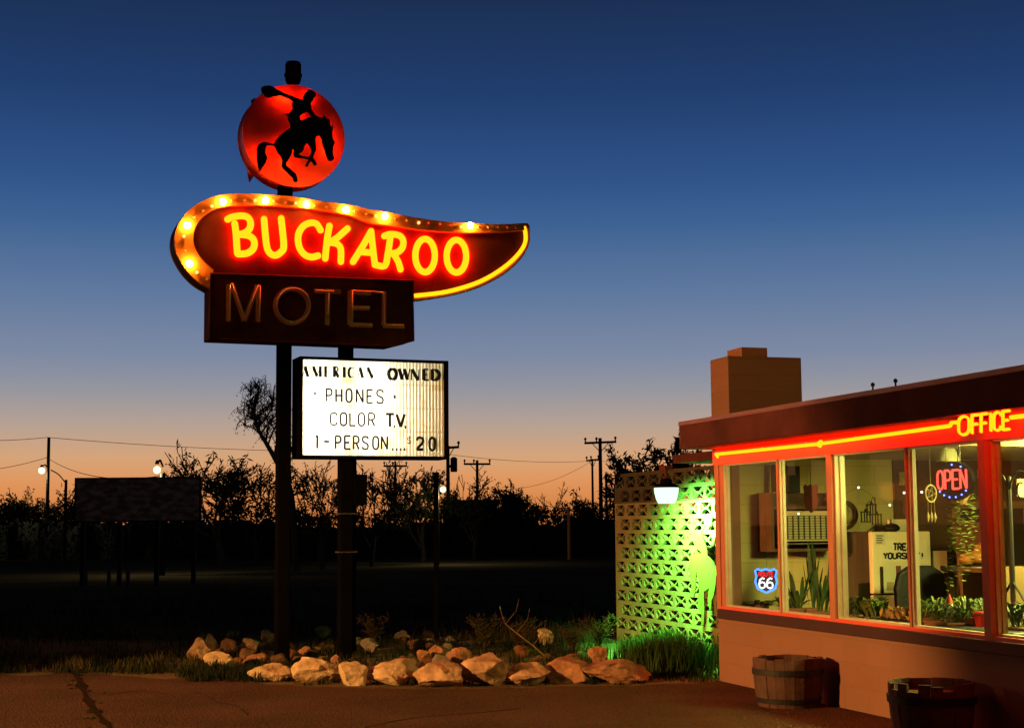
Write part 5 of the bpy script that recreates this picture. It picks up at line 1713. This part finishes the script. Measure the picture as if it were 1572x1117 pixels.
# billboard across the road
YB = 45
a = far(115, 733, YB); b = far(308, 800, YB)
bb = empty('billboard', (a.x, YB, 0), 0, 'dark weathered billboard panel standing in the field at left', 'billboard')
w = b.x - a.x
mb = MB(); mb.box(.04, w - .04, 0, .1, b.z + .04, a.z - .04)
def bill():
    m, t, bs = nmat('billboard_face')
    co = t.nodes.new('ShaderNodeTexCoord'); n1 = t.nodes.new('ShaderNodeTexNoise'); n1.inputs['Scale'].default_value = 3.2; n1.inputs['Detail'].default_value = 9
    mp = t.nodes.new('ShaderNodeMapping'); mp.inputs['Scale'].default_value = (1, 1, 2.2)
    t.links.new(co.outputs['Object'], mp.inputs[0]); t.links.new(mp.outputs[0], n1.inputs[0])
    r = t.nodes.new('ShaderNodeValToRGB'); r.color_ramp.elements[0].position = .42; r.color_ramp.elements[1].position = .62
    r.color_ramp.elements[0].color = (.3, .2, .13, 1); r.color_ramp.elements[1].color = (.85, .65, .5, 1)
    t.links.new(n1.outputs[0], r.inputs[0]); t.links.new(r.outputs[0], bs.inputs['Base Color']); bs.inputs['Roughness'].default_value = .9
    return m
mb.build('panel', bill(), bb)
mb = MB(); mb.box(0, w, -.02, .12, a.z - .04, a.z); mb.box(0, w, -.02, .12, b.z, b.z + .04); mb.box(0, .04, -.02, .12, b.z + .04, a.z - .04); mb.box(w - .04, w, -.02, .12, b.z + .04, a.z - .04)
mb.build('frame', M['pole_wood'], bb)
for k in range(4):
    mb = MB(); x = w * (.06 + .293 * k); mb.box(x - .06, x + .06, .121, .24, -.1, a.z - .1); mb.build('leg', M['pole_wood'], bb)
for px, lb in ((131, 'leftmost of three short posts in the dark field'), (167, 'middle one of three short posts in the dark field'), (196, 'rightmost of three short posts in the dark field')):
    g = gnd(px, 902); t = far(px, 866, g.y)
    mb = MB(); mb.lathe([(.055, -.05), (.06, 0), (.055, t.z - .03), (.03, t.z)], (0, 0, 0), 10)
    tag(mb.build('short_post', pm('post_paint', (.16, .12, .08), .8, .2, 5, .1), loc=(g.x, g.y, 0)), lb, 'post', 'three short posts in the field')
# shed, thin post, orange post
ys = 88
a = far(677, 767, ys); b = far(766, 771, ys)
sh = empty('shed', (a.x, ys, 0), 0, 'dark flat-roofed shed on the skyline right of the thin post', 'shed')
w = b.x - a.x
mb = MB(); mb.box(.1, w - .1, 0, 2.4, 0, b.z - .05); mb.build('wall', M['pole_wood'], sh)
mb = MB(); mb.box(0, w, -.15, 2.6, b.z - .048, a.z); mb.build('roof', pm('shed_roof', (.12, .08, .05), .6, .2, 4, 0), sh)
mb = MB(); mb.box(w * .4, w * .6, -.012, -.002, 0, 1.9); mb.build('door', M['dark_steel'], sh)
g = gnd(670, 985); zt = far(670, 728, g.y).z
po = empty('sign_post', (g.x, g.y, 0), 0, 'thin dark steel post standing right of the two sign poles', 'post')
mb = MB(); mb.box(-.035, .035, -.03, .03, -.1, zt); mb.build('post', M['dark_steel'], po, bevel=.008)
mb = MB(); mb.box(-.045, .045, -.04, .04, zt + .0005, zt + .03); mb.build('cap', M['dark_steel'], po)
g = far(873, 806, 74); g.z = 0; t = far(872, 783, g.y)
mb = MB(); mb.lathe([(.07, -.1), (.07, t.z - .05), (.04, t.z)], (0, 0, 0), 10)
mp_ = mb.build('marker_post', pm('orange_marker', (.95, .3, .06), .5, .08, 5, 0), loc=(g.x, g.y, 0))
tag(mp_, 'bright orange marker post in the dark field left of the utility poles', 'post')

# ------------------------------------------------------------------ the street lamps that light the lot (left of the picture)
def sodium(x, y, h, power, tx, ty, cone, label):
    e = empty('sodium_street_lamp', (x, y, 0), 0, label, 'street lamp')
    mb = MB(); mb.tube([(0, 0, -.2), (0, 0, h - .1)], [.1, .07], 10); mb.build('pole', M['dark_steel'], e)
    mb = MB(); mb.lathe([(.3, 0), (.26, .12), (.12, .22), (.03, .25)], (0, 0, h - .05), 18); mb.build('hood', M['dark_steel'], e)
    mb = MB(); mb.ball((0, 0, h - .08), .1, 8); mb.build('lamp_globe', em('sodium_lit', (1, .5, .12), 12), e, True)
    L = point('sodium_light', (0, 0, h - .12), (1, .43, .115), power, .12, e, 'SPOT', spot_size=R_(cone), spot_blend=.4)
    d = Vector((tx - x, ty - y, 0 - h))
    L.rotation_euler = d.to_track_quat('-Z', 'Y').to_euler()
    L.location = Vector((0, 0, h - .12)) + d.normalized() * .3
sodium(-15, 6.5, 4.0, 25000, -1.7, 15.4, 36, 'sodium street lamp across the parking lot, outside the left edge of the photo')
sodium(-24, 30, 4.4, 2600, 3.0, 14.5, 22, 'sodium street lamp farther down the road, outside the left edge of the photo')
